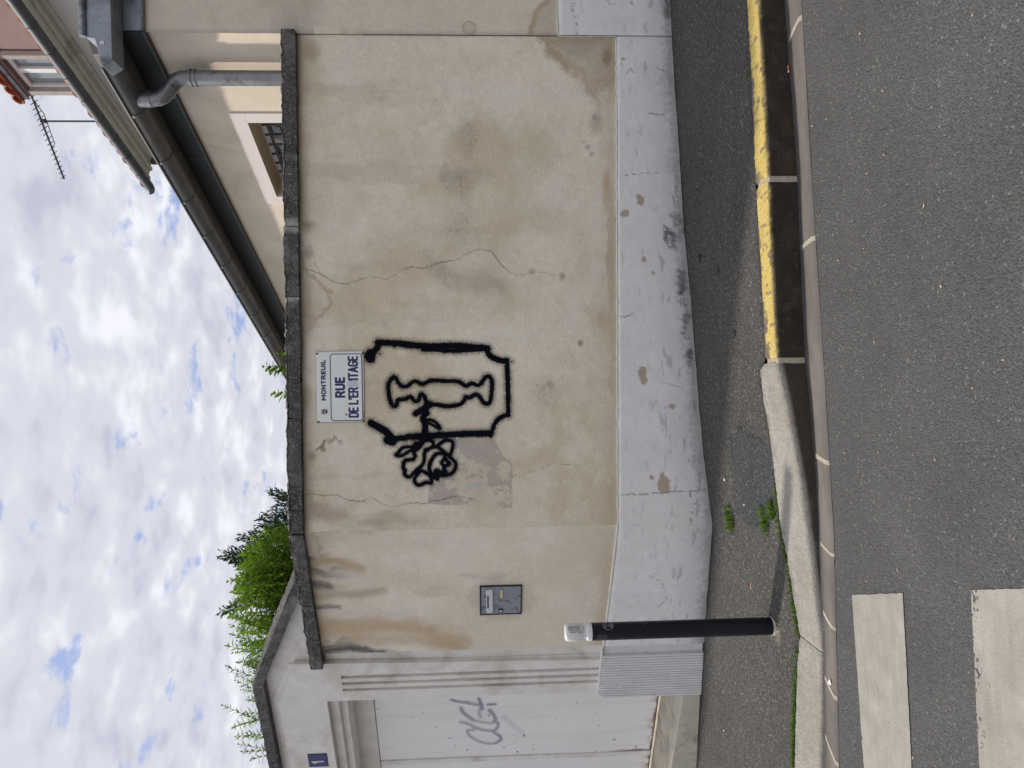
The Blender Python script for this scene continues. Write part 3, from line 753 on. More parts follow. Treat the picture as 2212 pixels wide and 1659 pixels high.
# plinth: painted grey, standing 14 mm proud, with chips, scuffs and mould at its foot
GREY = np.array([0.810, 0.790, 0.755])
def plinth_tint(s, z, zb, zt, seed, marks=()):
    n1 = fbm(s * 4, z * 4, 5, seed, .6); n2 = fbm(s * 16, z * 16, 4, seed + 1, .6); sc = fbm(s * 7, z * 30, 4, seed + 2, .6)
    c = np.tile(GREY, s.shape + (1,)) * (1 + .07 * n1 + .04 * n2)[..., None]
    c = mixc(c, .3 * sstep(.1, .6, n1), np.array([.78, .76, .725]))
    hgt = z - zb
    sp = fbm(s * 55, z * 40, 3, seed + 7, .7)
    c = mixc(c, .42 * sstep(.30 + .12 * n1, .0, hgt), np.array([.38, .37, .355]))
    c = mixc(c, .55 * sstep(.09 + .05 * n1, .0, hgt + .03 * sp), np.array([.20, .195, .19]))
    c = mixc(c, .45 * sstep(.45, .75, sc) * sstep(.40, .1, hgt), np.array([.24, .24, .245]))
    c = mixc(c, .22 * sstep(.55, .85, sc), np.array([.30, .30, .31]))
    for kind, a, b, ra, rb in marks:
        q = np.hypot((s - a) / ra, (z - b) / rb) + .55 * n2 + .3 * n1
        m = sstep(1.0, .85, q) if kind == 'chip' else sstep(1.3, .3, q) * sstep(-.25, .55, sp + .9 * sstep(1.0, .0, q))
        c = mixc(c, m * (.9 if kind == 'chip' else .68), np.array([.44, .355, .25]) if kind == 'chip' else np.array([.055, .052, .048]))
    return np.clip(c, .01, .9)
def plinth_run(s0, s1, zt, to3, seed, marks, cracks, n):
    m = 64
    s = np.tile(np.linspace(s0, s1, n), (m, 1)); v = np.linspace(0, 1, m)[:, None]
    x = to3(s, 0 * s, s)[0]; zb = base_z(x) - 0.03; zt_ = zt(s)
    z = zb * (1 - v) + zt_ * v
    c = plinth_tint(s, z, zb + .03, zt_, seed, marks)
    n2 = fbm(s * 18, z * 18, 4, seed + 9, .6); cr = np.zeros_like(s)
    for pts, w in cracks: cr = np.maximum(cr, sstep(w * 1.7, w * .3, dist_poly(s + .008 * n2, z + .008 * n2, pts)))
    c = mixc(c, cr * .75, np.array([.12, .12, .12]))
    off = 0.014 + .002 * fbm(s * 3, z * 3, 3, seed + 4) + .001 * n2 - 0.010 * sstep(.97, 1.0, v)
    off = off - .006 * sstep(.05, .0, z - zb - .03) * (.5 + .5 * fbm(s * 12, z * 3, 3, seed + 5))
    a, b, cc = to3(s, off, z)
    return grid_mesh('plinth', np.dstack([a, b, cc]), c)
flat3 = lambda s, o, z: (s, WALL_Y - o, z)
turn3 = lambda s, o, z: (CORNER[0] + TL[0] * s + NL[0] * o, CORNER[1] + TL[1] * s + NL[1] * o, z)
mk = []
for kind, px, py, rx, ry in (('chip', 1380, 430, 12, 12), ('chip', 1351, 462, 10, 8), ('chip', 1388, 805, 9, 26), ('chip', 1450, 880, 13, 8), ('chip', 1432, 1042, 14, 30), ('chip', 1407, 1030, 8, 10),
                             ('chip', 1345, 130, 6, 5), ('chip', 1390, 560, 4, 7), ('chip', 1410, 590, 3, 5),
                             ('mould', 1452, 520, 20, 26), ('mould', 1478, 700, 16, 70), ('mould', 1470, 610, 22, 30), ('mould', 1465, 480, 22, 26), ('mould', 1490, 770, 12, 30), ('mould', 1440, 500, 10, 18), ('mould', 1440, 20, 14, 60)):
    a, b = on_wall(px, py); mk.append((kind, a, b, ry * W0, rx * W0))
crk = [([on_wall(*p) for p in pts], w) for pts, w in (
    ([(1334, 382), (1372, 378), (1390, 372), (1420, 375)], .002), ([(1334, 683), (1352, 682), (1372, 678)], .003), ([(1338, 1068), (1400, 1066), (1450, 1062), (1525, 1058)], .003),
    ([(1490, 1060), (1495, 1100), (1488, 1150)], .002), ([(1350, 160), (1362, 150), (1365, 158)], .003), ([(1418, 150), (1440, 152)], .003), ([(1395, 245), (1435, 250)], .003), ([(1430, 825), (1475, 838)], .002))]
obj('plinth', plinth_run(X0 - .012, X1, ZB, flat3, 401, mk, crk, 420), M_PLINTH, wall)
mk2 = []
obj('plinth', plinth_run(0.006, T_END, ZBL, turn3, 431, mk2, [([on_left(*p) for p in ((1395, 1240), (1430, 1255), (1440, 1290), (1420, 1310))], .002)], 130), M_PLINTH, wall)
rb = random.Random(4)
def bead(pts3, r):
    return tube('mortar_bead', pts3, [r * rb.uniform(.6, 1.25) for _ in pts3], 6)
obj('mortar_bead', bead([(x, WALL_Y - .006, ZB(x) + .002 + rb.uniform(-.001, .001)) for x in np.linspace(X0 - .01, X1, 120)], .007), M_BEAD, wall)
obj('mortar_bead', bead([left_pt(a, ZBL(a) + .002, .007) for a in np.linspace(-.004, T_END, 50)], .010), M_BEAD, wall)

# coping stones: weathered concrete slabs along both runs
def coping_stone(a3, along, out, L, depth, front, th, seed, lift=0.0, light_end=0.0):
    n = max(6, int(L / 0.014)); s = np.linspace(0, L, n)
    prof = []                                           # (outward, up, outward normal, up normal)
    for k in range(5): prof.append((-depth + (depth + front) * k / 4, 0.0, 0, -1))
    for k in range(10): prof.append((front, th * (k + .3) / 9.6, 1, 0))
    for k in range(16): prof.append((front - (depth + front) * k / 15, th + .012 * math.sin(math.pi * k / 15), 0, 1))
    prof.append((-depth, 0.0, -1, 0))
    m = len(prof)
    S_ = np.tile(s, (m, 1)); O = np.array([p[0] for p in prof])[:, None] + 0 * S_; Z_ = np.array([p[1] for p in prof])[:, None] + 0 * S_
    no = np.array([p[2] for p in prof])[:, None]; nz = np.array([p[3] for p in prof])[:, None]
    a = fbm(S_ * 6 + seed * 3.1, (O + Z_) * 6, 4, seed, .6); b = fbm(S_ * 32, (O - Z_) * 32, 3, seed + 2, .6)
    d = .005 * a + .0035 * b + np.where(nz > 0, .006 * b - .004, 0)
    corner = np.where((no > 0) & (Z_ > th * .85), 1.0, 0) + np.where((nz > 0) & (O > front - .02), 1.0, 0)
    d = d - corner * (.003 + .013 * sstep(0, .7, fbm(S_ * 19, Z_ * 0, 4, seed + 6, .65))) + np.where(nz > 0, .007 * fbm(S_ * 24, O * 24, 3, seed + 8), 0)
    e = np.minimum(S_, L - S_)
    d = d - .004 * sstep(.012, 0, e) * (.6 + .4 * b)
    O = O + no * d; Z_ = Z_ + nz * d + lift
    t = np.tile(np.array([.085, .080, .074]), S_.shape + (1,)) * (1 + .30 * a + .25 * b)[..., None]
    t = mixc(t, .45 * sstep(.25, .8, fbm(S_ * 9, (O + Z_) * 9, 4, seed + 11, .6)), np.array([.22, .205, .185]))
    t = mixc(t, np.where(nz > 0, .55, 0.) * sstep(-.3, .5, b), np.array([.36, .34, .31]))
    for le in ([light_end] if light_end else []):
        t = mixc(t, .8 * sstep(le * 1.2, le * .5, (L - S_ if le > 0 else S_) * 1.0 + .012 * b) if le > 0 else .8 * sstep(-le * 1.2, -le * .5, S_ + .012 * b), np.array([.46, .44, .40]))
    X_ = a3[0] + along[0] * S_ + out[0] * O; Y_ = a3[1] + along[1] * S_ + out[1] * O
    me = grid_mesh('coping_stone', np.dstack([X_, Y_, a3[2] + Z_]), np.clip(t, .01, .8))
    bm = bmesh.new(); bm.from_mesh(me); bm.verts.ensure_lookup_table()
    for c in (0, n - 1):
        try: bm.faces.new([bm.verts[i * n + c] for i in range(m - 1)])
        except ValueError: pass
    bm.to_mesh(me); bm.free()
    return me
CF = .045
def cx(px, py): return on_wall(px, py, WALL_Y - CF)[0]
cuts = [cx(620, 62), cx(620, 490), cx(620, 641), cx(620, 905), cx(625, 1104)]
for i in range(4):
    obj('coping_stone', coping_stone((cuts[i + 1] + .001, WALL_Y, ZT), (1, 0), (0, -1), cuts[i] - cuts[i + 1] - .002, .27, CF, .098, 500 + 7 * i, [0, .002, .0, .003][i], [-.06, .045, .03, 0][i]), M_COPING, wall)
# corner stone, mitred round the bend, then the end stones
CT = .5 * A28
cor = []
def coping_outline(tl):
    pass
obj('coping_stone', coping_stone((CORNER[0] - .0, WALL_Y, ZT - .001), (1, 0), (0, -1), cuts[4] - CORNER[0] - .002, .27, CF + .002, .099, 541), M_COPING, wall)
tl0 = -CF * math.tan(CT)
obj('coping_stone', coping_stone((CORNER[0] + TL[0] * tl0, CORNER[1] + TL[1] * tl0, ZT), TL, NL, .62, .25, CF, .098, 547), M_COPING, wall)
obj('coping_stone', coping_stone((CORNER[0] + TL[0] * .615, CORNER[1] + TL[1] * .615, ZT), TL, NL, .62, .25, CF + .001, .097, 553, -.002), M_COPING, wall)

# ---------------------------------------------------------------- the gateway on the turned side
M_GATE = plain('gateway_paint', np.array([.82, .78, .72]), 0.85, 0.09, 7.0, 0.35, 120.0, streak=((.62, .565, .48), 3.0, .50, .72))
M_GRAYP = plain('gateway_plinth_paint', np.array([.72, .71, .69]), 0.75, 0.08, 9.0, 0.4, 110.0, streak=((.42, .41, .40), 6.0, .60, .80))
M_DOOR = tinted('door_sheet_paint', 0.5, 0.025, 120.0, 0.06, 30.0, 0.004, 0.4)
M_STEP = plain('step_cement', lin(196, 188, 168), 0.9, 0.12, 8.0, 0.5, 90.0, streak=(tuple(lin(150, 142, 125)), 5.0, .5, .7))
G0, G1, G2 = -.055, -.045, -.014
def gt(px, py, off): return on_left(px, py, off)[0]
def gz(px, py, off): return on_left(px, py, off)[1]
tj = gt(1100, 1501, G2); tr = gt(1097, 1432, G2); tr2 = gt(1097, 1419, G1)
zl1 = gz(715, 1575, G2); zl2 = gz(741, 1585, -.085); zl3 = gz(760, 1590, -.135)
gate = thing('gateway', 'white painted gateway with grooved pilaster, stepped lintel and gabled dark coping', 'gateway', left_pt(2.0, -.15))
L3 = lambda a, b, d: left_pt(a, b, d)
TE, TF = 4.6, 5.2
ct = [(.46, 2.80), (1.40, 3.195), (TF, 3.225)]                    # underside of the coping
def under(t): return float(np.interp(t, [c[0] for c in ct], [c[1] for c in ct]))
facade = [(.50, 2.4), (.50, under(.5)), (1.40, 3.195), (TF, under(TF)), (TF, -.6), (TE, -.6), (TE, zl1 + .012), (tj + .03, zl1 + .012), (tj + .03, -.6), (1.0, -.6), (1.0, 2.4)]
obj('facade_wall', prism('facade_wall', facade, L3, -.42, G0), M_GATE, gate)
zb = .62
d1 = [(634, 1435), (601.5, 1521), (630, 1659)]
q1, q2, q3 = [on_left(*p, G2) for p in d1]
border = [(tr2, zb), (tr2, q1[1] + .05), (q2[0] - .03, min(q2[1] + .045, under(q2[0]) - .02)), (TF, min(q3[1] + .05, 3.2)), (TF, zl1 + .001), (tj + .015, zl1 + .001), (tj + .015, zb)]
obj('border_panel', prism('border_panel', border, L3, G0 - .01, G1, .002), M_GATE, gate)
zg = gz(737, 1463, G2)
gr = [(gt(1097, 1448, G2), gt(1097, 1454.5, G2)), (gt(1097, 1462, G2), gt(1097, 1468, G2)), (gt(1097, 1475.5, G2), gt(1097, 1481.5, G2))]
panel = [(tr, zb), q1, q2, (TF, q3[1] + .01), (TF, zl1), (tj, zl1), (tj, zb)]
for a, b in reversed(gr): panel += [(b, zb), (b, zg), (a, zg), (a, zb)]
obj('pilaster', prism('pilaster', panel, L3, G1 - .006, G2), M_GATE, gate)
for i, (a, b) in enumerate(gr):
    obj('groove_back', local_box('groove_back', a - .004, b + .004, zb, zg + .004, G1 - .004, G1 - .0005), M_GATE, gate)
# stepped lintel and soffit
obj('lintel', local_box('lintel', tj + .012, TE, zl2, zl1 + .05, -.24, -.085, .003), M_GATE, gate)
obj('lintel', local_box('lintel', tj + .004, TE, zl3, zl1 + .03, -.419, -.135, .003), M_GATE, gate)
# coping with its ramp
def gate_coping(t0, z0, t1, z1, seed):
    n = max(10, int((t1 - t0) / .016)); m1, m2 = 10, 24
    F_, D_, TH = .075, .36, .082
    s = np.linspace(0, 1, n)
    prof = [(-D_, 0)] + [(-D_ + (D_ + F_) * k / 4, 0) for k in range(1, 5)] + [(F_, TH * (k + .2) / m1) for k in range(m1)] + [(F_ - (F_ + D_) * k / m2, TH) for k in range(m2 + 1)] + [(-D_, 0)]
    m = len(prof); S_ = np.tile(t0 + (t1 - t0) * s, (m, 1))
    O = np.array([p[0] for p in prof])[:, None] + 0 * S_; H_ = np.array([p[1] for p in prof])[:, None] + 0 * S_
    Zb = z0 + (z1 - z0) * (S_ - t0) / (t1 - t0)
    a = fbm(S_ * 6 + seed, (O + H_) * 6, 4, seed, .6); b = fbm(S_ * 34, (O - H_) * 34, 3, seed + 1, .6)
    topm = (H_ >= TH - 1e-6) * 1.0
    O = O + (1 - topm) * (O > F_ - 1e-6) * (.004 * a + .003 * b); H_ = H_ + topm * (.004 * a + .009 * b)
    e = np.minimum(S_ - t0, t1 - S_); H_ = H_ - topm * .01 * sstep(.02, 0, e)
    t = np.tile(np.array([.115, .108, .102]), S_.shape + (1,)) * (1 + .3 * a + .22 * b)[..., None]
    t = mixc(t, .5 * sstep(.2, .8, fbm(S_ * 8, (O + H_) * 8, 4, seed + 4)), np.array([.27, .255, .24]))
    t = mixc(t, .6 * topm * sstep(-.4, .6, b), np.array([.20, .185, .165])); t = mixc(t, .7 * topm * sstep(.5, .9, b), np.array([.04, .04, .038]))
    P = np.dstack([CORNER[0] + TL[0] * S_ + NL[0] * (O + G0), CORNER[1] + TL[1] * S_ + NL[1] * (O + G0), Zb + H_])
    me = grid_mesh('coping_stone', P, np.clip(t, .01, .8))
    bm = bmesh.new(); bm.from_mesh(me); bm.verts.ensure_lookup_table()
    for c in (0, n - 1):
        try: bm.faces.new([bm.verts[i * n + c] for i in range(m - 1)])
        except ValueError: pass
    bm.to_mesh(me); bm.free(); return me
obj('coping_stone', gate_coping(.44, 2.785, 1.405, 3.197, 601), M_COPING, gate, label='sloping coping slab at the shoulder of the gateway')
obj('coping_stone', gate_coping(1.40, 3.197, TF, 3.222, 607), M_COPING, gate)
# plinth: plain return, then vertically ribbed block
tp0, tp1, tp2 = T_END - .02, gt(1400, 1411, -.01), gt(1400, 1505, .005)
zpt = .655
obj('plinth', prism('plinth', [(tp0, -.35), (tp0, zpt), (tp1 + .01, zpt + .006), (tp1 + .01, -.35)], L3, -.20, -.018, .004), M_GRAYP, gate)
nr = 17; prs = []
for k in range(nr):
    a = tp1 + (tp2 - tp1) * k / nr; w = (tp2 - tp1) / nr
    prs += [(a + w * .02, -.004), (a + w * .10, .006), (a + w * .30, .008), (a + w * .75, .007), (a + w * .95, .002)]
rr = random.Random(8)
def rib_ring(z, dz=0.0, shrink=0.0):
    pts = [(tp1, -.20)] + [(tp1, -.004)] + [(a, o - shrink + rr.uniform(-.0008, .0008)) for a, o in prs] + [(tp2, -.004), (tp2, -.20)]
    out = []
    for a, o in pts:
        zz = z + dz
        if z > .5: zz = z + .006 - max(0.0, (a - (tp2 - .055))) * 1.1
        out.append(left_pt(a, zz, o))
    return out
rings = [rib_ring(z) for z in (-.40, -.05, .02, .12, .25, .40, .52, .60)] + [rib_ring(zpt - .010, 0, .001), rib_ring(zpt, 0, .008)]
obj('ribbed_plinth', loft('ribbed_plinth', rings, True, True, False), M_GRAYP, gate)
obj('mortar_bead', bead([left_pt(a, zpt + .008 - max(0, a - (tp2 - .055)) * 1.1, -.004 - .004 * math.sin(a * 60)) for a in np.linspace(tp0 + .02, tp2, 40)], .012), M_BEAD, gate)

# metal door leaves, set back in the opening
DO = -.375
zd0 = gz(1420, 1530, DO); zd1 = gz(817, 1590, DO); ts = gt(1100, 1632, DO)
def door_leaf(t0, t1, z0, z1, seed, label=None):
    nu, nv = 110, 260
    t = np.tile(np.linspace(t0, t1, nu), (nv, 1)); z = np.tile(np.linspace(z0, z1, nv)[:, None], (1, nu))
    n1 = fbm(t * 3, z * 3, 4, seed); n2 = fbm(t * 20, z * 20, 4, seed + 1, .6); st = fbm(t * 22, z * 1.5, 4, seed + 2)
    c = np.tile(np.array([.88, .855, .81]), t.shape + (1,)) * (1 + .03 * n1)[..., None]
    c = mixc(c, .3 * sstep(.2, .7, st), np.array([.76, .73, .68]))
    edge = np.minimum.reduce([t - t0, z - z0]); lowe = z - z0
    c = mixc(c, .45 * sstep(.09 + .05 * st, .02, lowe) * sstep(0, .5, n2 + .2), np.array([.50, .40, .28]))
    c = mixc(c, .95 * sstep(.030 + .022 * n2, .006, lowe), np.array([.11, .04, .02]))
    side = t1 - t
    c = mixc(c, .95 * sstep(.030 + .02 * n2, .004, side) * sstep(.5, .1, lowe), np.array([.15, .055, .025]))
    for k_ in range(16):
        rk = random.Random(seed * 31 + k_); a_, b_ = rk.uniform(t0, t1), rk.uniform(z0, z1)
        c = mixc(c, .85 * sstep(1, .4, np.hypot((t - a_) / rk.uniform(.004, .009), (z - b_) / rk.uniform(.005, .012)) + .3 * n2), np.array([.10, .05, .04]))
    off = DO + .003 * fbm(t * 2, z * 2, 2, seed + 9)
    P = np.dstack([CORNER[0] + TL[0] * t + NL[0] * off, CORNER[1] + TL[1] * t + NL[1] * off, z])
    return grid_mesh('door_leaf', P, np.clip(c, .01, .9))
leaf = obj('door_leaf', door_leaf(tj + .005, ts - .004, zd0, zd1, 701), M_DOOR, gate)
leaf2 = obj('door_leaf', door_leaf(ts + .004, TE, zd0, zd1, 717), M_DOOR, gate)
for (a, b), lf in (((tj + .0, ts - .004), leaf), ((ts + .004, TE), leaf2)):
    obj('leaf_frame', local_box('leaf_frame', a, b, zd0 + .002, zd1 - .002, DO - .04, DO - .006), M_GATE, lf)
obj('door_header', local_box('door_header', tj + .005, TE, zd1 + .006, zl3 + .08, DO - .04, DO + .012, .002), M_GATE, gate)
obj('cover_strip', local_box('cover_strip', ts - .002, ts + .05, zd0 + .01, zd1, DO - .01, DO + .012, .002), M_GATE, gate)
# jamb return inside the opening
obj('jamb', local_box('jamb', tj - .06, tj + .004, -.4, zl3 + .02, -.40, G1 - .012), M_GATE, gate)
# sloping cement step under the door
zs = .5 * (gz(1484, 1488, -.02) + gz(1442, 1659, -.02)) + .004
step = [(-.02, zs - .012), (-.035, zs), (-.10, zs + .015), (DO + .02, zd0 - .028), (DO - .1, zd0 - .03), (DO - .1, -.6), (-.02, -.6)]
rings = [[left_pt(t_, b + .003 * vnoise(np.array(t_ * 9.), np.array(b * 30.), 4), a) for a, b in step] for t_ in np.linspace(tp2 + .012, TE, 40)]
obj('door_step', loft('door_step', rings, True, True, False), M_STEP, gate)

# house number plate
hn = thing('house_number_plate', 'small blue enamel house number plate with a white one, above the door lintel', 'number plate', left_pt(gt(685, 1629, G2), gz(705, 1629, G2)))
M_BLUE = plain('blue_enamel', np.array([.018, .022, .13]), 0.3, 0.1, 20.0, 0.0)
M_WHITE_EN = plain('white_enamel', lin(210, 214, 214), 0.35, 0.05, 20.0, 0.05)
M_RUST = plain('rust', np.array([.10, .045, .025]), 0.9, 0.3, 60.0, 0.6)
ht0, hz0, hz1 = gt(685, 1629.5, G2 + .006), gz(706, 1635, G2 + .006), gz(665, 1635, G2 + .006)
obj('plate', local_box('plate', ht0, ht0 + .155, hz0, hz1, G2 + .001, G2 + .006, .002), M_BLUE, hn)
hc = gt(686, 1645.5, G2 + .006)
za, zb_ = gz(699, 1645, G2 + .007), gz(673, 1645, G2 + .007)
one = [(hc - .010, za), (hc + .004, za - .0), (hc + .007, (za + zb_) / 2), (hc + .012, zb_ - .035), (hc + .02, zb_ - .04), (hc + .017, zb_ - .014), (hc + .002, zb_), (hc - .008, zb_), (hc - .007, (za + zb_) / 2)]
obj('numeral', prism('numeral', one, L3, G2 + .0055, G2 + .0075), M_WHITE_EN, hn)
obj('rust_edge', local_box('rust_edge', ht0 - .003, ht0 + .158, hz0 - .003, hz1 + .003, G2 + .0003, G2 + .0009), M_RUST, hn)

# letter box in the turned wall
mb = thing('letter_box', 'grey metal letter box with white flap set into the rendered wall', 'letter box', left_pt(on_left(1127, 1296)[0], on_left(1127, 1296)[1]))
M_BOX = plain('letter_box_paint', lin(138, 143, 146), 0.5, 0.10, 30.0, 0.1, 60.0, streak=(tuple(lin(102, 106, 112)), 14.0, .56, .60))
M_DARK = plain('dark_metal', np.array([.02, .02, .022]), 0.6, 0.2, 30.0, 0.1)
M_ALU = plain('pale_aluminium', lin(205, 208, 210), 0.4, 0.06, 40.0, 0.05, metal=0.0, spec=.6)
m0, mz1 = on_left(1036, 1267, .01); m1_, _ = on_left(1036, 1329, .01); mz0 = on_left(1127.5, 1297, .01)[1]
def mbx(n, a, b, c, d, o0, o1, bev=.002): return local_box(n, m0 + (m1_ - m0) * a, m0 + (m1_ - m0) * b, mz1 + (mz0 - mz1) * d, mz1 + (mz0 - mz1) * c, o0, o1, bev)
obj('back_plate', mbx('back_plate', .012, .988, .01, .985, -.05, .0065), M_DARK, mb)
obj('frame', mbx('frame', 0, 1, 0, .028, -.02, .014), M_DARK, mb)
obj('frame', mbx('frame', 0, .028, .03, 1, -.02, .012), M_DARK, mb)
obj('frame', mbx('frame', .972, 1, .03, 1, -.02, .012), M_DARK, mb)
obj('frame', mbx('frame', .03, .97, .975, 1, -.02, .010), M_DARK, mb)
door = obj('door', mbx('door', .035, .965, .035, .97, .006, .010), M_BOX, mb)
fl = obj('flap', mbx('flap', .10, .90, .155, .31, .009, .022, .004), M_ALU, mb)
obj('slot', mbx('slot', .28, .72, .175, .21, .0215, .0235, .0005), M_DARK, fl)
npl = obj('name_plate', mbx('name_plate', .10, .44, .455, .565, .0095, .012, .001), M_DARK, mb)
obj('card', mbx('card', .115, .425, .465, .555, .0115, .013, .0005), plain('card', lin(196, 182, 150), .8, .06, 40, 0), npl)
lk = left_pt(m0 + (m1_ - m0) * .84, mz1 + (mz0 - mz1) * .495, .009); lk2 = left_pt(m0 + (m1_ - m0) * .84, mz1 + (mz0 - mz1) * .495, .018)
obj('lock', tube('lock', [lk, lk2], .017, 16), M_DARK, mb)
obj('lock_core', tube('lock_core', [left_pt(m0 + (m1_ - m0) * .84, mz1 + (mz0 - mz1) * .495, .017), left_pt(m0 + (m1_ - m0) * .84, mz1 + (mz0 - mz1) * .495, .020)], .009, 12), M_ALU, mb)
for a, b, c, d in ((.38, .55, .76, .965), (.50, .68, .80, .86), (.10, .16, .86, .96), (.72, .82, .60, .70)):
    pass

# ---------------------------------------------------------------- street name sign
sign = thing('street_name_sign', 'white enamel street name sign with blue lettering under the coping', 'street sign', (0.0, WALL_Y, 2.33))
sx0, sx1, sz0, sz1 = -.2345, .2345, 2.328, 2.640
GLYPH = { '#': (.84, [[(.84, 1), (.84, .70)], [(.66, .30), (.84, .12)]]),   # centre-line strokes in a box of width w, height 1
 'M': (.84, [[(0, 0), (0, 1), (.42, .35), (.84, 1), (.84, 0)]]), 'O': (.62, [[(.16, 0), (.46, 0), (.62, .18), (.62, .82), (.46, 1), (.16, 1), (0, .82), (0, .18), (.16, 0)]]),
 'N': (.64, [[(0, 0), (0, 1), (.64, 0), (.64, 1)]]), 'T': (.62, [[(0, 1), (.62, 1)], [(.31, 1), (.31, 0)]]),
 'R': (.60, [[(0, 0), (0, 1), (.44, 1), (.58, .86), (.58, .62), (.44, .48), (0, .48)], [(.36, .48), (.60, 0)]]),
 'E': (.50, [[(.50, 0), (0, 0), (0, 1), (.50, 1)], [(0, .52), (.44, .52)]]), 'U': (.62, [[(0, 1), (0, .18), (.16, 0), (.46, 0), (.62, .18), (.62, 1)]]),
 'I': (.0, [[(0, 0), (0, 1)]]), 'L': (.48, [[(0, 1), (0, 0), (.48, 0)]]), 'A': (.68, [[(0, 0), (.34, 1), (.68, 0)], [(.12, .30), (.56, .30)]]),
 'D': (.60, [[(0, 0), (0, 1), (.40, 1), (.60, .80), (.60, .20), (.40, 0), (0, 0)]]), "'": (.05, [[(.05, 1), (.0, .78)]]),
 'G': (.62, [[(.62, .82), (.46, 1), (.16, 1), (0, .82), (0, .18), (.16, 0), (.46, 0), (.62, .18), (.62, .48), (.36, .48)]]), ' ': (.1, [])}
def text_strokes(s, x, z, h, width, gap):
    tot = sum(GLYPH[c][0] for c in s) + gap * (len(s) - 1); k = width / tot; out = []
    for c in s:
        w, st = GLYPH[c]
        out += [[(x + a * k, z + b * h) for a, b in p] for p in st]; x += (w + gap) * k
    return out
def sgn(zx, zy):                                            # measured on the sign itself, 4.1475 units per source pixel
    return on_wall(.5486 * (1100 + zx / 4.1475), .5486 * (1300 + zy / 4.1475), WALL_Y - .008)
nu, nv = 290, 196
x = np.tile(np.linspace(sx0, sx1, nu), (nv, 1)); z = np.tile(np.linspace(sz0, sz1, nv)[:, None], (1, nu))
c = np.tile(np.array([.86, .87, .82]), x.shape + (1,)) * (1 + .03 * fbm(x * 12, z * 12, 4, 801))[..., None]
NAVY = np.array([.010, .011, .105])
def put(strokes, w):
    global c
    d = np.minimum.reduce([dist_poly(x, z, p) for p in strokes]); c = mixc(c, sstep(w + .0011, w - .0009, d), NAVY)
a, b = sgn(765, 1145), sgn(682, 487); put(text_strokes('MONTREUIL', a[0] + .003, a[1] + .004, b[1] - a[1] - .006, b[0] - a[0] - .006, .36), .0046)
a, b = sgn(1075, 1097), sgn(915, 772); put(text_strokes('RUE', a[0] + .005, a[1] + .006, b[1] - a[1] - .010, b[0] - a[0] - .010, .34), .0078)
a, b = sgn(1293, 1425), sgn(1118, 428); put(text_strokes("DE L'ER#ITAGE", a[0] + .005, a[1] + .004, b[1] - a[1] - .009, b[0] - a[0] - .009, .30), .0065)
p = [sgn(*q) for q in ((830, 430), (862, 392), (1310, 387), (1345, 425), (1365, 1440), (1335, 1473), (885, 1480), (850, 1445), (830, 430))]
put([p], .0030)
# scratched-out letter and its pale smear
tw = "DE L'ER#ITAGE"; kq = (b[0] - a[0] - .009) / (sum(GLYPH[ch][0] for ch in tw) + .30 * (len(tw) - 1)); mx0 = a[0] + .005 + kq * (sum(GLYPH[ch][0] for ch in tw[:7]) + .30 * 7)
q1_, q2_ = (mx0 - .004, a[1] - .002), (mx0 + kq * .84 + .002, b[1] + .003)
m = sstep(.004, -.002, sd_poly(x + .004 * fbm(x * 60, z * 60, 3, 5), z, [(q1_[0], q1_[1]), (q1_[0], q2_[1]), (q2_[0], q2_[1]), (q2_[0], q1_[1])]))
m = m * sstep(-.55, -.1, fbm(x * 120, z * 25, 3, 17) + .35); c = mixc(c, .9 * m, np.array([.60, .61, .66]))
m = sstep(.005, .001, dist_poly(x, z, [sgn(1320, 850), sgn(1385, 850)])); c = mixc(c, m, np.array([.64, .65, .68]))
# coat of arms
cx_, cz_ = sgn(745, 1330); r = np.hypot(x - cx_, (z - cz_) * 1.0)
m = sstep(.0035, .0015, np.abs(r - .0175)) * sstep(.022, .016, z - cz_) * (.6 + .4 * fbm(x * 200, z * 200, 2, 3)); c = mixc(c, np.clip(m, 0, 1), np.array([.06, .11, .075]))
sh = [(cx_ - .0135, cz_ + .0145), (cx_ + .0135, cz_ + .0145), (cx_ + .0135, cz_ - .004), (cx_ + .008, cz_ - .013), (cx_, cz_ - .018), (cx_ - .008, cz_ - .013), (cx_ - .0135, cz_ - .004)]
c = mixc(c, sstep(.001, -.001, sd_poly(x, z, sh)), np.array([.025, .045, .22]))
c = mixc(c, sstep(.0028, .0014, dist_poly(x, z, [(cx_ - .0115, cz_ - .006), (cx_, cz_ + .006), (cx_ + .0115, cz_ - .006)])), np.array([.62, .42, .16]))
cw = [(cx_ - .0165, cz_ + .018), (cx_ + .0165, cz_ + .018), (cx_ + .0165, cz_ + .025), (cx_ + .011, cz_ + .022), (cx_ + .0055, cz_ + .026), (cx_, cz_ + .022), (cx_ - .0055, cz_ + .026), (cx_ - .011, cz_ + .022), (cx_ - .0165, cz_ + .025)]
c = mixc(c, sstep(.001, -.001, sd_poly(x, z, cw)), np.array([.42, .28, .09]))
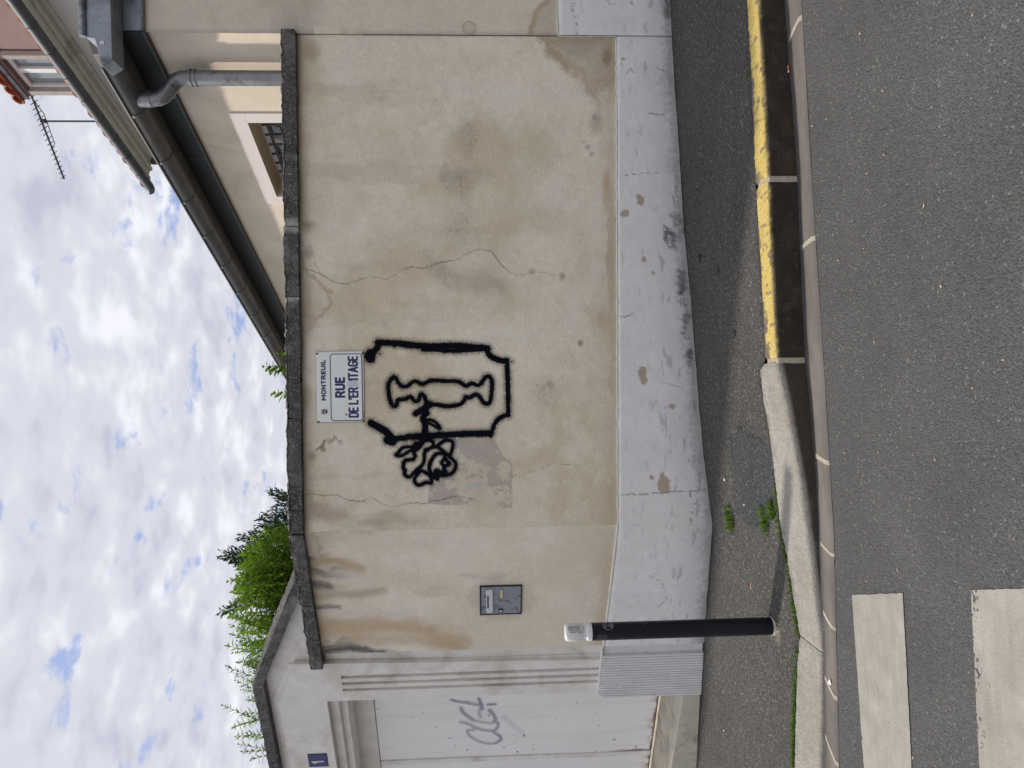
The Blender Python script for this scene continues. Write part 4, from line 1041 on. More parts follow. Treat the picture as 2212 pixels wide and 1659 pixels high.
# chips and rust
n2 = fbm(x * 70, z * 70, 3, 811)
for (zx, zy), rx, rz in (((1095, 1380), .006, .005), ((1400, 1490), .011, .006), ((1390, 372), .007, .006)):
    bx, bz = sgn(zx, zy); q = np.hypot((x - bx) / rx, (z - bz) / rz) + .4 * n2; c = mixc(c, sstep(1.1, .7, q), np.array([.055, .03, .02])); c = mixc(c, .6 * sstep(2.4, .9, q), np.array([.40, .27, .13]))
low = z - sz0
c = mixc(c, .75 * sstep(.010 + .006 * n2, .0, low) * sstep(-.1, .5, fbm(x * 14, z * 0, 3, 815)), np.array([.36, .23, .11]))
e = np.minimum.reduce([x - sx0, sx1 - x, z - sz0, sz1 - z])
bow = .004 * sstep(0, .012, e)
plate = obj('plate', grid_mesh('plate', np.dstack([x, WALL_Y - .0065 - bow, z]), np.clip(c, .004, .9)), tinted('sign_enamel', .32, .012, 200, .03, 40, .002, .5), sign)
obj('plate_edge', world_box('plate_edge', (sx0 - .0015, WALL_Y - .0062, sz0 - .0015), (sx1 + .0015, WALL_Y - .0015, sz1 + .0015)), M_RUST, sign)
for zx, zy in ((617, 385), (1355, 377), (637, 1497), (1370, 1485)):
    bx, bz = sgn(zx, zy)
    me_ = tube('screw', [(bx, WALL_Y - .005, bz), (bx, WALL_Y - .0125, bz), (bx, WALL_Y - .0145, bz)], [.007, .007, .004], 10)
    obj('screw', me_, M_RUST, sign)

# ---------------------------------------------------------------- sprayed drawing on the wall
def ink_sheet(name, strokes, to2, bounds, step_, place3, halo, soft, fade=1.0):
    a0, a1, b0, b1 = bounds
    nu, nv = int((a1 - a0) / step_), int((b1 - b0) / step_)
    x = np.tile(np.linspace(a0, a1, nu), (nv, 1)); z = np.tile(np.linspace(b0, b1, nv)[:, None], (1, nu))
    n1 = fbm(x * 30, z * 30, 3, 901); ns = fbm(x * 220, z * 220, 2, 903); core = np.zeros_like(x); mist = np.zeros_like(x)
    for pts, w, k in strokes:
        k = k * fade
        P = [to2(*p) for p in (chaikin(pts) if len(pts) > 2 else pts)]; w = w * .5
        sel = (x > min(p[0] for p in P) - w - halo) & (x < max(p[0] for p in P) + w + halo) & (z > min(p[1] for p in P) - w - halo) & (z < max(p[1] for p in P) + w + halo)
        d = np.full(x.shape, 1e3); d[sel] = dist_poly(x[sel], z[sel], P)
        ww = w * (1 + .16 * n1)
        core = np.maximum(core, k * sstep(ww + soft, ww - soft * .6, d))
        mist = np.maximum(mist, k * .48 * np.clip(1 - (d - w) / halo, 0, 1) ** 2.2 * np.clip(1 + .9 * ns, 0, 2))
    ink = np.clip(np.maximum(core, mist), 0, 1)
    X_, Y_, Z_ = place3(x, z)
    return grid_mesh(name, np.dstack([X_, Y_, Z_]), None, keep=ink > .012, extra={'ink': ink})
M_SPRAY = spray('black_spray_paint', (.0035, .0045, .009), .55)
g1 = lambda a, b: on_wall(768.0 + .16865 * a, 713.2 + .16865 * b)
g2 = lambda a, b: on_wall(822.9 + .0992 * a, 932.6 + .0992 * b)
k1, k2 = .16865 * W0, .0992 * W0
blade = [([(188, 355), (186, 330), (192, 300)], 108, 1), ([(200, 300), (250, 255), (288, 200)], 66, 1), ([(285, 152), (292, 200)], 60, 1), ([(175, 385), (200, 370)], 50, 1),
         ([(280, 162), (400, 160), (520, 168), (700, 190), (850, 203), (1000, 210), (1200, 196), (1400, 205), (1550, 217), (1690, 235)], 66, 1), ([(500, 190), (506, 190)], 50, 1),
         ([(860, 250), (1000, 246), (1130, 258), (1300, 266), (1500, 250), (1680, 240)], 46, 1), ([(1130, 270), (1134, 270)], 46, 1), ([(1640, 225), (1690, 232)], 60, 1),
         ([(1685, 230), (1692, 290), (1740, 345), (1830, 385), (1935, 400)], 58, 1), ([(1940, 385), (1943, 440), (1943, 520), (1950, 700), (1955, 900), (1952, 1090)], 50, 1), ([(1985, 402), (2002, 403)], 8, .8),
         ([(1960, 1085), (1890, 1098), (1820, 1145), (1770, 1220), (1745, 1300)], 46, 1), ([(1728, 1318), (1728, 1338)], 62, 1),
         ([(1735, 1320), (1500, 1328), (1200, 1338), (1000, 1352), (800, 1355), (650, 1372), (470, 1402)], 66, 1),
         ([(480, 1425), (410, 1405)], 88, 1), ([(470, 1395), (420, 1325), (330, 1262), (200, 1188)], 72, 1),
         ([(485, 600), (440, 640), (415, 720), (425, 830), (450, 930), (488, 982), (528, 960), (530, 905), (560, 885), (640, 882), (690, 850), (720, 862), (740, 900), (785, 915), (815, 890), (825, 840), (850, 815), (885, 850), (905, 920), (925, 955)], 43, 1),
         ([(915, 950), (1050, 952), (1150, 978), (1280, 968), (1365, 940), (1398, 890), (1410, 845), (1455, 872), (1500, 840), (1545, 818), (1595, 855), (1630, 920), (1680, 950), (1728, 920), (1742, 800), (1750, 690), (1738, 615), (1695, 585), (1645, 615), (1605, 690), (1555, 710), (1490, 672), (1425, 722), (1370, 690), (1325, 652), (1200, 655), (1000, 640), (925, 655), (860, 700), (800, 665), (755, 648), (700, 690), (650, 725), (590, 722), (545, 670), (520, 612), (485, 600)], 42, 1),
         ([(310, 250), (262, 272)], 9, .8), ([(250, 303), (318, 303)], 7, .8)]
rose = [([(950, 950), (900, 990), (840, 1030), (770, 1068)], 66, 1), ([(880, 1040), (900, 1060)], 80, 1), ([(895, 1040), (865, 1120), (885, 1185), (895, 1280), (880, 1370), (850, 1440)], 62, 1), ([(865, 1120), (870, 1160)], 64, 1),
        ([(905, 1150), (970, 1145), (1045, 1195), (1098, 1268), (1040, 1250), (980, 1205), (915, 1185)], 31, 1)]
rose2 = [([(975, -40), (940, 100), (890, 230), (840, 320), (740, 390)], 92, 1), ([(700, 360), (720, 400)], 100, 1), ([(650, 330), (500, 330), (420, 390), (370, 470), (300, 505), (390, 530), (490, 512), (570, 445), (650, 400)], 58, 1), ([(750, 255), (860, 265)], 60, 1),
         ([(770, 270), (700, 300), (675, 400), (725, 470), (742, 540), (715, 605), (640, 612), (540, 612), (482, 690), (478, 780), (535, 850), (500, 915), (560, 975), (630, 990), (700, 920), (780, 830), (860, 770), (920, 700), (945, 600), (940, 500), (960, 430), (1050, 370), (1145, 300), (1130, 215), (1070, 185), (960, 190)], 64, 1),
         ([(960, 400), (1080, 350), (1200, 330), (1310, 240), (1380, 190), (1480, 185), (1560, 210), (1565, 300), (1545, 420), (1500, 510)], 62, 1),
         ([(1230, 330), (1350, 420), (1450, 500), (1560, 600), (1630, 680), (1630, 780), (1580, 880), (1480, 940), (1300, 952), (1150, 955)], 64, 1),
         ([(1450, 500), (1280, 462), (1180, 490), (1105, 600), (1050, 720), (1050, 820), (1080, 900), (1120, 960)], 66, 1),
         ([(1390, 480), (1385, 580), (1300, 685), (1360, 735), (1420, 742), (1510, 690), (1430, 640), (1400, 570)], 62, 1),
         ([(1370, 740), (1375, 840), (1320, 900), (1210, 828), (1165, 890), (1230, 950)], 72, 1), ([(1385, 870), (1395, 890)], 95, 1),
         ([(850, 830), (960, 880), (1050, 950), (1110, 1000)], 58, 1), ([(860, 860), (770, 950), (715, 1050), (760, 1145), (850, 1172), (950, 1110), (1050, 1108), (1110, 1125), (1085, 1000)], 64, 1), ([(1215, 1000), (1225, 1020)], 76, 1), ([(1130, 950), (1150, 980)], 110, 1)]
graf = thing('wall_graffiti', 'black sprayed outline of a razor blade with a rose growing from its slot', 'graffiti', (-.1, WALL_Y, 1.4))
flat_ink = lambda lift: (lambda x, z: (x, WALL_Y - wall_relief(x, z) - lift, z))
bl = [([(p[0], p[1]) for p in pts], w * k1 * 1.16, k) for pts, w, k in blade]
def bnd(S, f): P = [f(*p) for s in S for p in s[0]]; return (min(p[0] for p in P) - .08, max(p[0] for p in P) + .08, min(p[1] for p in P) - .08, max(p[1] for p in P) + .08)
obj('razor_blade_outline', ink_sheet('razor_blade_outline', bl, g1, bnd(bl, g1), .0034, flat_ink(.0016), .042, .0036), M_SPRAY, graf)
rs = [(pts, w * k1 * 1.16, k) for pts, w, k in rose] + [([(((822.9 + .0992 * a) - 768.0) / .16865, ((932.6 + .0992 * b) - 713.2) / .16865) for a, b in pts], w * k2 * 1.18, k) for pts, w, k in rose2]
obj('rose_outline', ink_sheet('rose_outline', rs, g1, bnd(rs, g1), .0034, flat_ink(.0028), .032, .0034), M_SPRAY, graf)
M_TAG = spray('faded_blue_tag_paint', (.10, .135, .27), .5)
gT = lambda a, b: on_left(932.6 + .124 * a, 1453.8 + .124 * b, DO)
kT = .0000 + .124 / FOCAL * 6.35
tag = [([(340, 462), (400, 480), (500, 500), (650, 525), (760, 545), (870, 560)], 52, .55), ([(600, 505), (640, 525)], 55, .5), ([(815, 440), (850, 520), (880, 630)], 48, .6), ([(975, 545), (1110, 540)], 42, .7), ([(505, 600), (540, 690), (650, 770), (720, 820)], 60, .5), ([(660, 770), (710, 815)], 55, .5),
       ([(720, 820), (850, 850), (1010, 872), (1070, 862)], 50, .40), ([(1080, 850), (1115, 790), (1060, 700), (1000, 640)], 62, .5), ([(835, 610), (818, 690), (850, 765)], 52, .35), ([(500, 850), (640, 880), (720, 930)], 50, .45), ([(720, 930), (880, 990), (1050, 1005)], 58, .45), ([(1060, 1005), (1130, 970), (1160, 890), (1135, 850)], 55, .5),
       ([(740, 985), (600, 990), (640, 1080), (740, 1150), (880, 1210), (1030, 1232), (1110, 1215)], 48, .42), ([(1105, 1220), (1130, 1205)], 50, .5), ([(1130, 1205), (1210, 1160), (1190, 1095), (1080, 1030)], 52, .55), ([(1260, 760), (1400, 900), (1560, 1010)], 110, .10)]
tg = [(pts, w * kT, k) for pts, w, k in tag]
dg = thing('door_graffiti', 'faded blue grey handwritten tag on the white metal door', 'graffiti', left_pt(gT(900, 800)[0], gT(900, 800)[1], DO))
obj('tag_lettering', ink_sheet('tag_lettering', tg, gT, (max(bnd(tg, gT)[0], tj + .008),) + bnd(tg, gT)[1:], .004, lambda x, z: (CORNER[0] + TL[0] * x + NL[0] * (DO + .0055), CORNER[1] + TL[1] * x + NL[1] * (DO + .0055), z), .012, .007, .80), M_TAG, dg)

# ---------------------------------------------------------------- corner house on the right: low wing with zinc eaves
M_HWALL = plain('house_render', np.array([.80, .70, .56]), 0.93, 0.10, 3.0, 0.45, 170.0, streak=((.68, .58, .44), 2.2, .50, .72))
M_ZINC = plain('zinc_sheet', np.array([.30, .325, .355]), 0.5, 0.18, 9.0, 0.08, 30.0, metal=.55, streak=((.13, .135, .14), 6.0, .5, .7))
M_ZINCD = plain('weathered_zinc', np.array([.135, .135, .13]), 0.5, 0.2, 8.0, 0.08, 30.0, metal=.45, streak=((.20, .165, .125), 3.0, .52, .7))
M_PIPE = plain('downpipe_zinc', np.array([.25, .255, .26]), 0.42, 0.2, 14.0, 0.06, 30.0, metal=.75, streak=((.16, .16, .16), 18.0, .55, .65))
M_ZINC_SHADED = plain('shaded_fascia_zinc', np.array([.040, .047, .047]), 0.45, 0.2, 5.0, 0.05, 20.0, metal=.3)  # side fascia zinc, darkened to paint in the shade below the gutter
M_TRIM = plain('window_surround', np.array([.78, .72, .67]), 0.85, 0.05, 6.0, 0.2, 120.0)
M_REVEAL = plain('window_reveal', np.array([.56, .45, .32]), 0.9, 0.08, 6.0, 0.2, 100.0)
M_IRON = plain('wrought_iron', np.array([.035, .028, .026]), 0.6, 0.2, 30.0, 0.2)
M_FRAME = plain('white_frame_paint', np.array([.74, .74, .73]), 0.5, 0.06, 12.0, 0.05)
def glass(name, col):
    m, nt, b = new_mat(name); b.inputs['Base Color'].default_value = (*col, 1); b.inputs['Roughness'].default_value = .04; b.inputs['Specular IOR Level'].default_value = .9
    return m
M_GLASS = glass('window_glass', (.10, .12, .13))
A67 = math.radians(67.5)
TS = np.array([-math.cos(A67), math.sin(A67)]); NS = np.array([-math.sin(A67), -math.cos(A67)]); SP0 = np.array([2.375, 5.19])
def side_pt(s, z, off=0.0):
    q = SP0 + TS * s + NS * off; return (q[0], q[1], z)
def side_box(name, s0, s1, z0, z1, o0, o1, bev=0.0):
    v, f = box_vf((s0, o0, z0), (s1, o1, z1)); return bevel_mesh(mesh(name, [side_pt(a, c, b) for a, b, c in v], f), bev)
house = thing('corner_house', 'low cream house wing with zinc eaves and barred window, right of the street wall', 'house', (3.2, 5.6, 0.2))
FY = WALL_Y - .010
nu, nv = 300, 420
x = np.tile(np.linspace(2.350, 5.0, nu), (nv, 1)); z = np.tile(np.linspace(.985, 3.752, nv)[:, None], (1, nu))
c = plaster_base(x, z, 151); c = mixc(c, 0 * x + .35, np.array([.68, .585, .46]))
n1 = fbm(x * 5, z * 5, 5, 221, .6); n2 = fbm(x * 18, z * 18, 4, 222, .6)
tp = [on_wall(*p) for p in ((1210, -30), (1180, 5), (1160, 25), (1150, 52), (1144, 78))]
d = dist_poly(x + .01 * n1, z + .01 * n2, tp); c = mixc(c, .7 * sstep(.03, .005, d), OCHRE * 1.1)
below = sd_poly(x + .01 * n1, z, [(p[0], p[1]) for p in tp] + [(2.30, .9), (3.0, .9), (3.0, tp[0][1])]); c = mixc(c, .45 * sstep(.02, -.03, below), DAMP * 1.1)
rx, rz = on_wall(1014, 62); q = np.hypot(x - rx, z - rz) + .006 * n1; c = mixc(c, .6 * sstep(.008, .002, np.abs(q - .042)), OCHRE * .9); c = mixc(c, .3 * sstep(.045, .03, q), DAMP)
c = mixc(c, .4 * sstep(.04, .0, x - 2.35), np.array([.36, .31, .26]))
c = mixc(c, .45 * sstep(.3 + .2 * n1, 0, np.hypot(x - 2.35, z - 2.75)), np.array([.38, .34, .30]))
h = .0018 * fbm(x * 2.6, z * 2.6, 3, 331) + .0008 * fbm(x * 14, z * 14, 3, 332)
obj('front_wall', grid_mesh('front_wall', np.dstack([x, FY - h, z]), np.clip(c, .01, .9)), M_PLASTER, house)
obj('wall_core', prism('wall_core', [(2.352, FY + .008), (6.0, FY + .008), (6.0, 9.5), (side_pt(5.5, 0, -.05)[0], side_pt(5.5, 0, -.05)[1]), (side_pt(.05, 0, -.05)[0], side_pt(.05, 0, -.05)[1] + .03), (2.376, 5.22)], lambda a, b, d: (a, b, d), -.3, 2.3), M_CORE, house)
flatH = lambda s, o, z: (s, FY - o, z)
mkh = []
for kind, px, py, rx_, ry_ in (('mould', 1440, 20, 14, 60), ('chip', 1362, 10, 3, 6)):
    a, b = on_wall(px, py); mkh.append((kind, a, b, ry_ * W0, rx_ * W0))
crh = [([on_wall(*p) for p in ((1245, 78), (1246, 55), (1238, 35), (1235, 20), (1243, 5))], .0022), ([on_wall(*p) for p in ((1310, 5), (1318, 15), (1330, 12))], .002)]
obj('plinth', plinth_run(2.347, 5.0, lambda s: .992 + 0 * s, flatH, 441, mkh, crh, 300), M_PLINTH, house)
obj('mortar_bead', bead([(x_, FY - .008, .994) for x_ in np.linspace(2.347, 5.0, 80)], .005), M_BEAD, house)
obj('mortar_bead', bead([(2.3475, WALL_Y - .006, z_) for z_ in np.linspace(.60, .99, 20)], .004), M_BEAD, house)
# side wall round the window opening
ws0, ws1, wz1, os0, os1, oz1 = .868, 1.798, 3.294, .766, 1.898, 3.406
wz0 = 2.25
for a, b, c0, d0 in ((0.0, ws0, 2.0, 3.74), (ws1, 5.5, 2.0, 3.74), (ws0, ws1, wz1, 3.74), (ws0, ws1, 2.0, wz0)):
    obj('side_wall', side_box('side_wall', a, b, c0, d0, -.30, 0.0), M_HWALL, house)
obj('side_wall', prism('side_wall', [(2.351, FY + .001), (2.40, FY + .001), (2.40, 5.24), (2.352, 5.19)], lambda a, b, d: (a, b, d), 2.30, 2.62), M_HWALL, house)
win = obj('window', side_box('window', ws0 + .01, ws1 - .01, wz0, wz1 - .01, -.235, -.225), M_GLASS, house)
for a, b, c0, d0 in ((os0, os1, wz1, oz1), (os0, ws0, 2.2, wz1), (ws1, os1, 2.2, wz1)):
    obj('surround', side_box('surround', a, b, c0, d0, -.01, .012, .002), M_TRIM, win)
obj('reveal', side_box('reveal', ws0, ws1, wz1 - .006, wz1 + .02, -.24, -.011), M_REVEAL, win)
obj('reveal', side_box('reveal', ws1 - .006, ws1 + .02, 2.3, wz1 - .007, -.24, -.011), M_REVEAL, win)
for a, b, c0, d0 in ((ws0 + .006, ws1 - .006, wz1 - .075, wz1 - .008), (ws0 + .006, ws0 + .06, 2.3, wz1 - .076), (ws1 - .06, ws1 - .008, 2.3, wz1 - .076), ((ws0 + ws1) / 2 - .04, (ws0 + ws1) / 2 + .04, 2.3, wz1 - .076)):
    obj('frame', side_box('frame', a, b, c0, d0, -.224, -.19, .003), M_FRAME, win)
for k in range(7):
    s = .992 + .1152 * k
    obj('bar', tube('bar', [side_pt(s, 2.35, -.08), side_pt(s, 3.0, -.08), side_pt(s, 3.231, -.08)], .0105, 8), M_IRON, win)
for zc in (3.185, 2.98, 2.55):
    obj('cross_bar', side_box('cross_bar', ws0 - .01, ws1 + .01, zc - .012, zc + .012, -.088, -.076), M_IRON, win)
# zinc eaves: a folded fascia round both sides, half-round gutter on the side, box gutter in front
zf = 3.718
obj('side_fascia', side_box('side_fascia', -.02, 5.6, zf, 4.02, -.02, .040, .003), M_ZINC_SHADED, house)
obj('front_fascia', world_box('front_fascia', (2.352, FY - .030, zf), (5.0, FY + .05, 4.0), .003), M_ZINC, house)
obj('drip_edge', tube('drip_edge', [side_pt(s, zf + .004, .044) for s in np.linspace(-.03, 5.6, 30)], .008, 6), M_ZINCD, house)
obj('drip_edge', tube('drip_edge', [(x_, FY - .034, zf + .004) for x_ in np.linspace(2.35, 5.0, 12)], .008, 6), M_ZINC, house)
for s in (.55, 1.25, 1.9, 2.6, 3.3):
    obj('fascia_seam', side_box('fascia_seam', s - .004, s + .004, zf + .012, 3.90, .0395, .0435), M_ZINCD, house)
GC, GR, GZ = .235, .092, 3.945
def gutter_ring(s, r=GR, th=.004):
    pts = []
    for k in range(13):
        a = math.pi * k / 12; pts.append(side_pt(s, GZ - r * math.sin(a), GC + r * math.cos(a)))
    for k in range(12, -1, -1):
        a = math.pi * k / 12; pts.append(side_pt(s, GZ - (r - th) * math.sin(a), GC + (r - th) * math.cos(a)))
    return pts
sg = .0
obj('gutter_board', side_box('gutter_board', -.01, 5.6, 3.885, 3.91, .041, .15, .003), M_ZINCD, house)
gut = obj('gutter', loft('gutter', [gutter_ring(s) for s in np.linspace(sg, 5.8, 24)]), M_ZINCD, house)
obj('gutter_lip', tube('gutter_lip', [side_pt(s, GZ + .004, GC + GR + .002) for s in np.linspace(sg, 5.8, 20)], .009, 8), M_ZINCD, gut)
for s in (.45, .95, 1.45, 1.95, 2.45, 2.95, 3.45, 3.95, 4.45):
    obj('gutter_clip', loft('gutter_clip', [gutter_ring(s - .012, GR + .005, .004), gutter_ring(s + .012, GR + .005, .004)]), M_ZINCD, gut)
dp = obj('downpipe', tube('downpipe', [side_pt(*p) for p in ((.372, 3.905, .24), (.372, 3.80, .24), (.371, 3.745, .237), (.366, 3.715, .222), (.354, 3.683, .188), (.338, 3.652, .145), (.327, 3.622, .115), (.320, 3.585, .102), (.318, 3.53, .100), (.318, 3.2, .100), (.318, 2.2, .100))], .052, 18), M_PIPE, house)
for z_ in (3.515, 3.485): obj('collar', tube('collar', [side_pt(.318, z_ + .013, .100), side_pt(.318, z_, .100)], .060, 18), M_PIPE, dp)
obj('collar', tube('collar', [side_pt(.372, 3.900, .24), side_pt(.372, 3.79, .24)], .057, 18), M_PIPE, dp)
obj('elbow_seam', tube('elbow_seam', [side_pt(.356, 3.688, .194), side_pt(.351, 3.677, .180)], .0555, 18), M_PIPE, dp)
# front box gutter, its end plate and rolled rim
YG = 4.97
fp = [(on_wall(a, b, YG)) for a, b in ((226, 30), (243, 128), (219, 142), (205, 84), (184, 80), (183, 30))]
fx = [p[0] for p in fp]
box = [(5.0, fp[0][1]), fp[1], fp[2], fp[3], fp[4], (5.0, fp[5][1])]
obj('box_gutter', prism('box_gutter', box, lambda a, b, d: (a, d, b), YG, FY - .036, .004), M_ZINC, house)
obj('gutter_rim', tube('gutter_rim', [(fp[4][0] + .0, YG - .006, fp[4][1] + .012), (3.0, YG - .006, fp[4][1] + .012), (5.0, YG - .006, fp[4][1] + .012)], .022, 10), M_ZINC, house)
obj('fixing', world_box('fixing', (2.18, YG - .004, fp[0][1] + .004), (2.20, YG + .001, fp[0][1] + .03)), M_FRAME, house)
rf = [(5.0, YG + .12), (2.34, YG + .12), side_pt(0.05, 0, .16)[:2], side_pt(5.6, 0, .16)[:2], (5.0, 10.4)]
obj('roof', prism('roof', rf, lambda a, b, d: (a, b, d + .05 * max(0, (a - 1.6))), 3.98, 4.03), M_ZINCD, house)

# ---------------------------------------------------------------- taller house behind it
M_RWALL = plain('rear_house_render', np.array([.64, .61, .56]), 0.92, 0.08, 2.0, 0.3, 120.0, streak=((.60, .58, .53), 1.2, .5, .7))
M_CORN = plain('cornice_plaster', np.array([.68, .65, .57]), 0.9, 0.07, 5.0, 0.3, 100.0, streak=((.43, .41, .36), 4.0, .55, .75))
M_SLATE = plain('dark_gutter_zinc', np.array([.085, .09, .097]), 0.5, 0.15, 6.0, 0.06, metal=.3)
M_TILE = plain('red_roof_tile', np.array([.42, .14, .075]), 0.85, 0.3, 8.0, 0.4, 60.0, streak=((.28, .10, .06), 12.0, .5, .7))
M_PINKW = plain('dormer_render', np.array([.29, .205, .185]), 0.92, 0.15, 2.5, 0.3, 90.0)
M_WOOD = plain('weathered_wood', np.array([.16, .115, .105]), 0.85, 0.2, 14.0, 0.3)
M_JAMB = plain('jamb_stone', np.array([.40, .37, .335]), 0.9, 0.12, 10.0, 0.3)
A72 = math.radians(72)
TU = np.array([-math.cos(A72), math.sin(A72)]); NU = np.array([-math.sin(A72), -math.cos(A72)]); UP0 = np.array([4.6, 5.2])
def up_pt(s, z, off=0.0):
    q = UP0 + TU * s + NU * off; return (q[0], q[1], z)
def up_box(name, s0, s1, z0, z1, o0, o1, bev=0.0):
    v, f = box_vf((s0, o0, z0), (s1, o1, z1)); return bevel_mesh(mesh(name, [up_pt(a, c, b) for a, b, c in v], f), bev)
rear = thing('rear_house', 'taller pale house behind the zinc eaves with red tiled dormer', 'house', up_pt(3.0, 0.2))
SE = 5.21
obj('wall', up_box('wall', .8, SE, 0.0, 5.74, -5.0, 0.0), M_RWALL, rear)
cp = [(0.0, 5.665), (.022, 5.665), (.03, 5.705), (.05, 5.722), (.105, 5.724), (.11, 5.700), (.135, 5.694), (.155, 5.70), (.162, 5.726), (.235, 5.728), (.245, 5.708), (.285, 5.704), (.295, 5.72), (.295, 5.80), (0.0, 5.80)]
obj('cornice', loft('cornice', [[up_pt(s, b, a) for a, b in cp] for s in (.6, 2.0, 3.5, SE + .05)], True, True, False), M_CORN, rear)
def ug(s, c0=.36, r=.085, zc=5.80, th=.006):
    g = r - .085
    o = [(.30, 5.700 - g), (.34, 5.690 - g), (.372, 5.698 - g), (.392 + g, 5.722), (.402 + g, 5.768), (.392, 5.768), (.382, 5.724), (.366, 5.708), (.34, 5.702), (.306, 5.712)]
    return [up_pt(s, b, a) for a, b in o]
ugut = obj('gutter', loft('gutter', [ug(s) for s in np.linspace(.6, SE + .13, 14)]), M_SLATE, rear)
for s in np.arange(2.2, 5.3, .35): obj('gutter_clip', loft('gutter_clip', [ug(s - .008, .36, .089), ug(s + .008, .36, .089)]), M_SLATE, ugut)
obj('gutter_stop', prism('gutter_stop', [(.30, 5.700), (.34, 5.690), (.372, 5.698), (.392, 5.722), (.402, 5.768), (.30, 5.768)], lambda a, b, d: up_pt(d + max(0, a - .3) * .9, b, a), SE + .12, SE + .135), M_SLATE, rear)
obj('verge_end', up_box('verge_end', SE - .02, SE + .02, 5.60, 5.70, .0, .09, .01), M_WOOD, rear)
sl = math.tan(math.radians(18))
roofp = [(.34, 5.745), (.34, 5.775), (-2.4, 5.775 + 2.8 * sl), (-5.2, 5.775), (-5.2, 5.745), (-2.4, 5.745 + 2.8 * sl)]
rroof = obj('roof', loft('roof', [[up_pt(s, b, a) for a, b in roofp] for s in (.6, SE + .12)], True, True, False), M_TILE, rear)
tile_me = None
rt = random.Random(12)
for k in range(26):
    s = .9 + k * .175
    if tile_me is None:
        rings = []
        for o_ in (.43, .15, -.15):
            out = [(math.cos(math.pi * j / 8) * .085, math.sin(math.pi * j / 8) * .055) for j in range(9)]; inn = [(math.cos(math.pi * j / 8) * .070, math.sin(math.pi * j / 8) * .042) for j in range(8, -1, -1)]
            rings.append([(TU[0] * a + NU[0] * (o_ - .4), TU[1] * a + NU[1] * (o_ - .4), b + (.43 - o_) * sl) for a, b in out + inn])
        tile_me = loft('roof_tile', rings)
    o = obj('roof_tile', tile_me, M_TILE, rroof); p = up_pt(s, 5.760 + rt.uniform(-.006, .010), .33); o.location = p
# dormer above the eave
dm = obj('dormer', up_box('dormer', 1.5, 3.73, 5.9, 7.6, -1.6, -.40), M_PINKW, rear, label='dark pink rendered dormer cheek')
obj('post', up_box('post', 3.732, 3.806, 5.9, 6.93, -.5, -.385, .004), M_WOOD, dm)
obj('jamb', up_box('jamb', 3.808, 3.875, 5.9, 6.92, -.55, -.39, .004), M_JAMB, dm)
obj('jamb', up_box('jamb', 4.415, 4.49, 5.9, 6.90, -.55, -.39, .004), M_JAMB, dm)
obj('lintel', up_box('lintel', 3.80, 4.50, 6.885, 6.93, -.55, -.385, .003), M_WOOD, dm)
dw_ = obj('window', up_box('window', 3.876, 4.414, 5.9, 6.884, -.50, -.49), glass('dormer_glass', (.25, .30, .32)), rear)
for a, b, c0, d0 in ((3.877, 4.413, 6.83, 6.884), (3.877, 3.915, 5.9, 6.83), (4.375, 4.413, 5.9, 6.83), (4.09, 4.16, 5.9, 6.83)):
    obj('frame', up_box('frame', a, b, c0, d0, -.489, -.445, .004), M_FRAME, dw_)
obj('flashing', up_box('flashing', 3.70, 4.53, 6.93, 6.985, -.55, -.36, .006), M_ZINC, dm)
for k, s in enumerate(np.arange(3.3, 4.5, .16)):
    rings = []
    for o_ in (-.27, -.5, -.9):
        out = [(math.cos(math.pi * j / 8) * .085, math.sin(math.pi * j / 8) * .06) for j in range(9)]; inn = [(math.cos(math.pi * j / 8) * .07, math.sin(math.pi * j / 8) * .045) for j in range(8, -1, -1)]
        rings.append([up_pt(s + a, 6.985 + b + (-.27 - o_) * .25, o_) for a, b in out + inn])
    obj('roof_tile', loft('roof_tile', rings), M_TILE, dm)
obj('dormer_roof', prism('dormer_roof', [(1.4, 6.98), (4.56, 6.98), (4.56, 7.02), (1.4, 7.02)], lambda a, b, d: up_pt(a, b + (-.3 - d) * .25, d), -.32, -1.8), M_TILE, dm)

# television aerial
ant = thing('television_aerial', 'long toothed television aerial on a thin mast above the red roof', 'aerial', (3.684, 10.8, 5.9))
M_AER = plain('aerial_metal', np.array([.09, .085, .10]), .5, .1, 20, 0, metal=.5)
obj('mast', tube('mast', [(3.685, 10.8, 5.9), (3.684, 10.8, 7.44)], .014, 8), M_AER, ant)
bdir = Vector((-math.sin(math.radians(47.6)), math.cos(math.radians(47.6)), 0.01)); bp = Vector((3.684, 10.79, 7.42))
boom = obj('boom', tube('boom', [bp - bdir * .36, bp + bdir * .86], .013, 6), M_AER, ant)
pd = Vector((math.cos(math.radians(47.6)), math.sin(math.radians(47.6)), 0))
for k in range(17):
    q = bp + bdir * (-.33 + k * .0725); l_ = .085 - .002 * k
    obj('element', tube('element', [q - pd * l_ + Vector((0, 0, .012)), q + Vector((0, 0, .004)), q + pd * l_ - Vector((0, 0, .012))], .0055, 5), M_AER, ant)
obj('strut', tube('strut', [bp - bdir * .28 + Vector((0, 0, -.01)), bp - bdir * .1 + Vector((0, 0, -.07)), bp + bdir * .33 + Vector((0, 0, -.06)), bp + bdir * .38], .006, 6), M_AER, ant)
obj('clamp', world_box('clamp', (3.66, 10.77, 7.36), (3.71, 10.82, 7.43), .006), M_AER, ant)

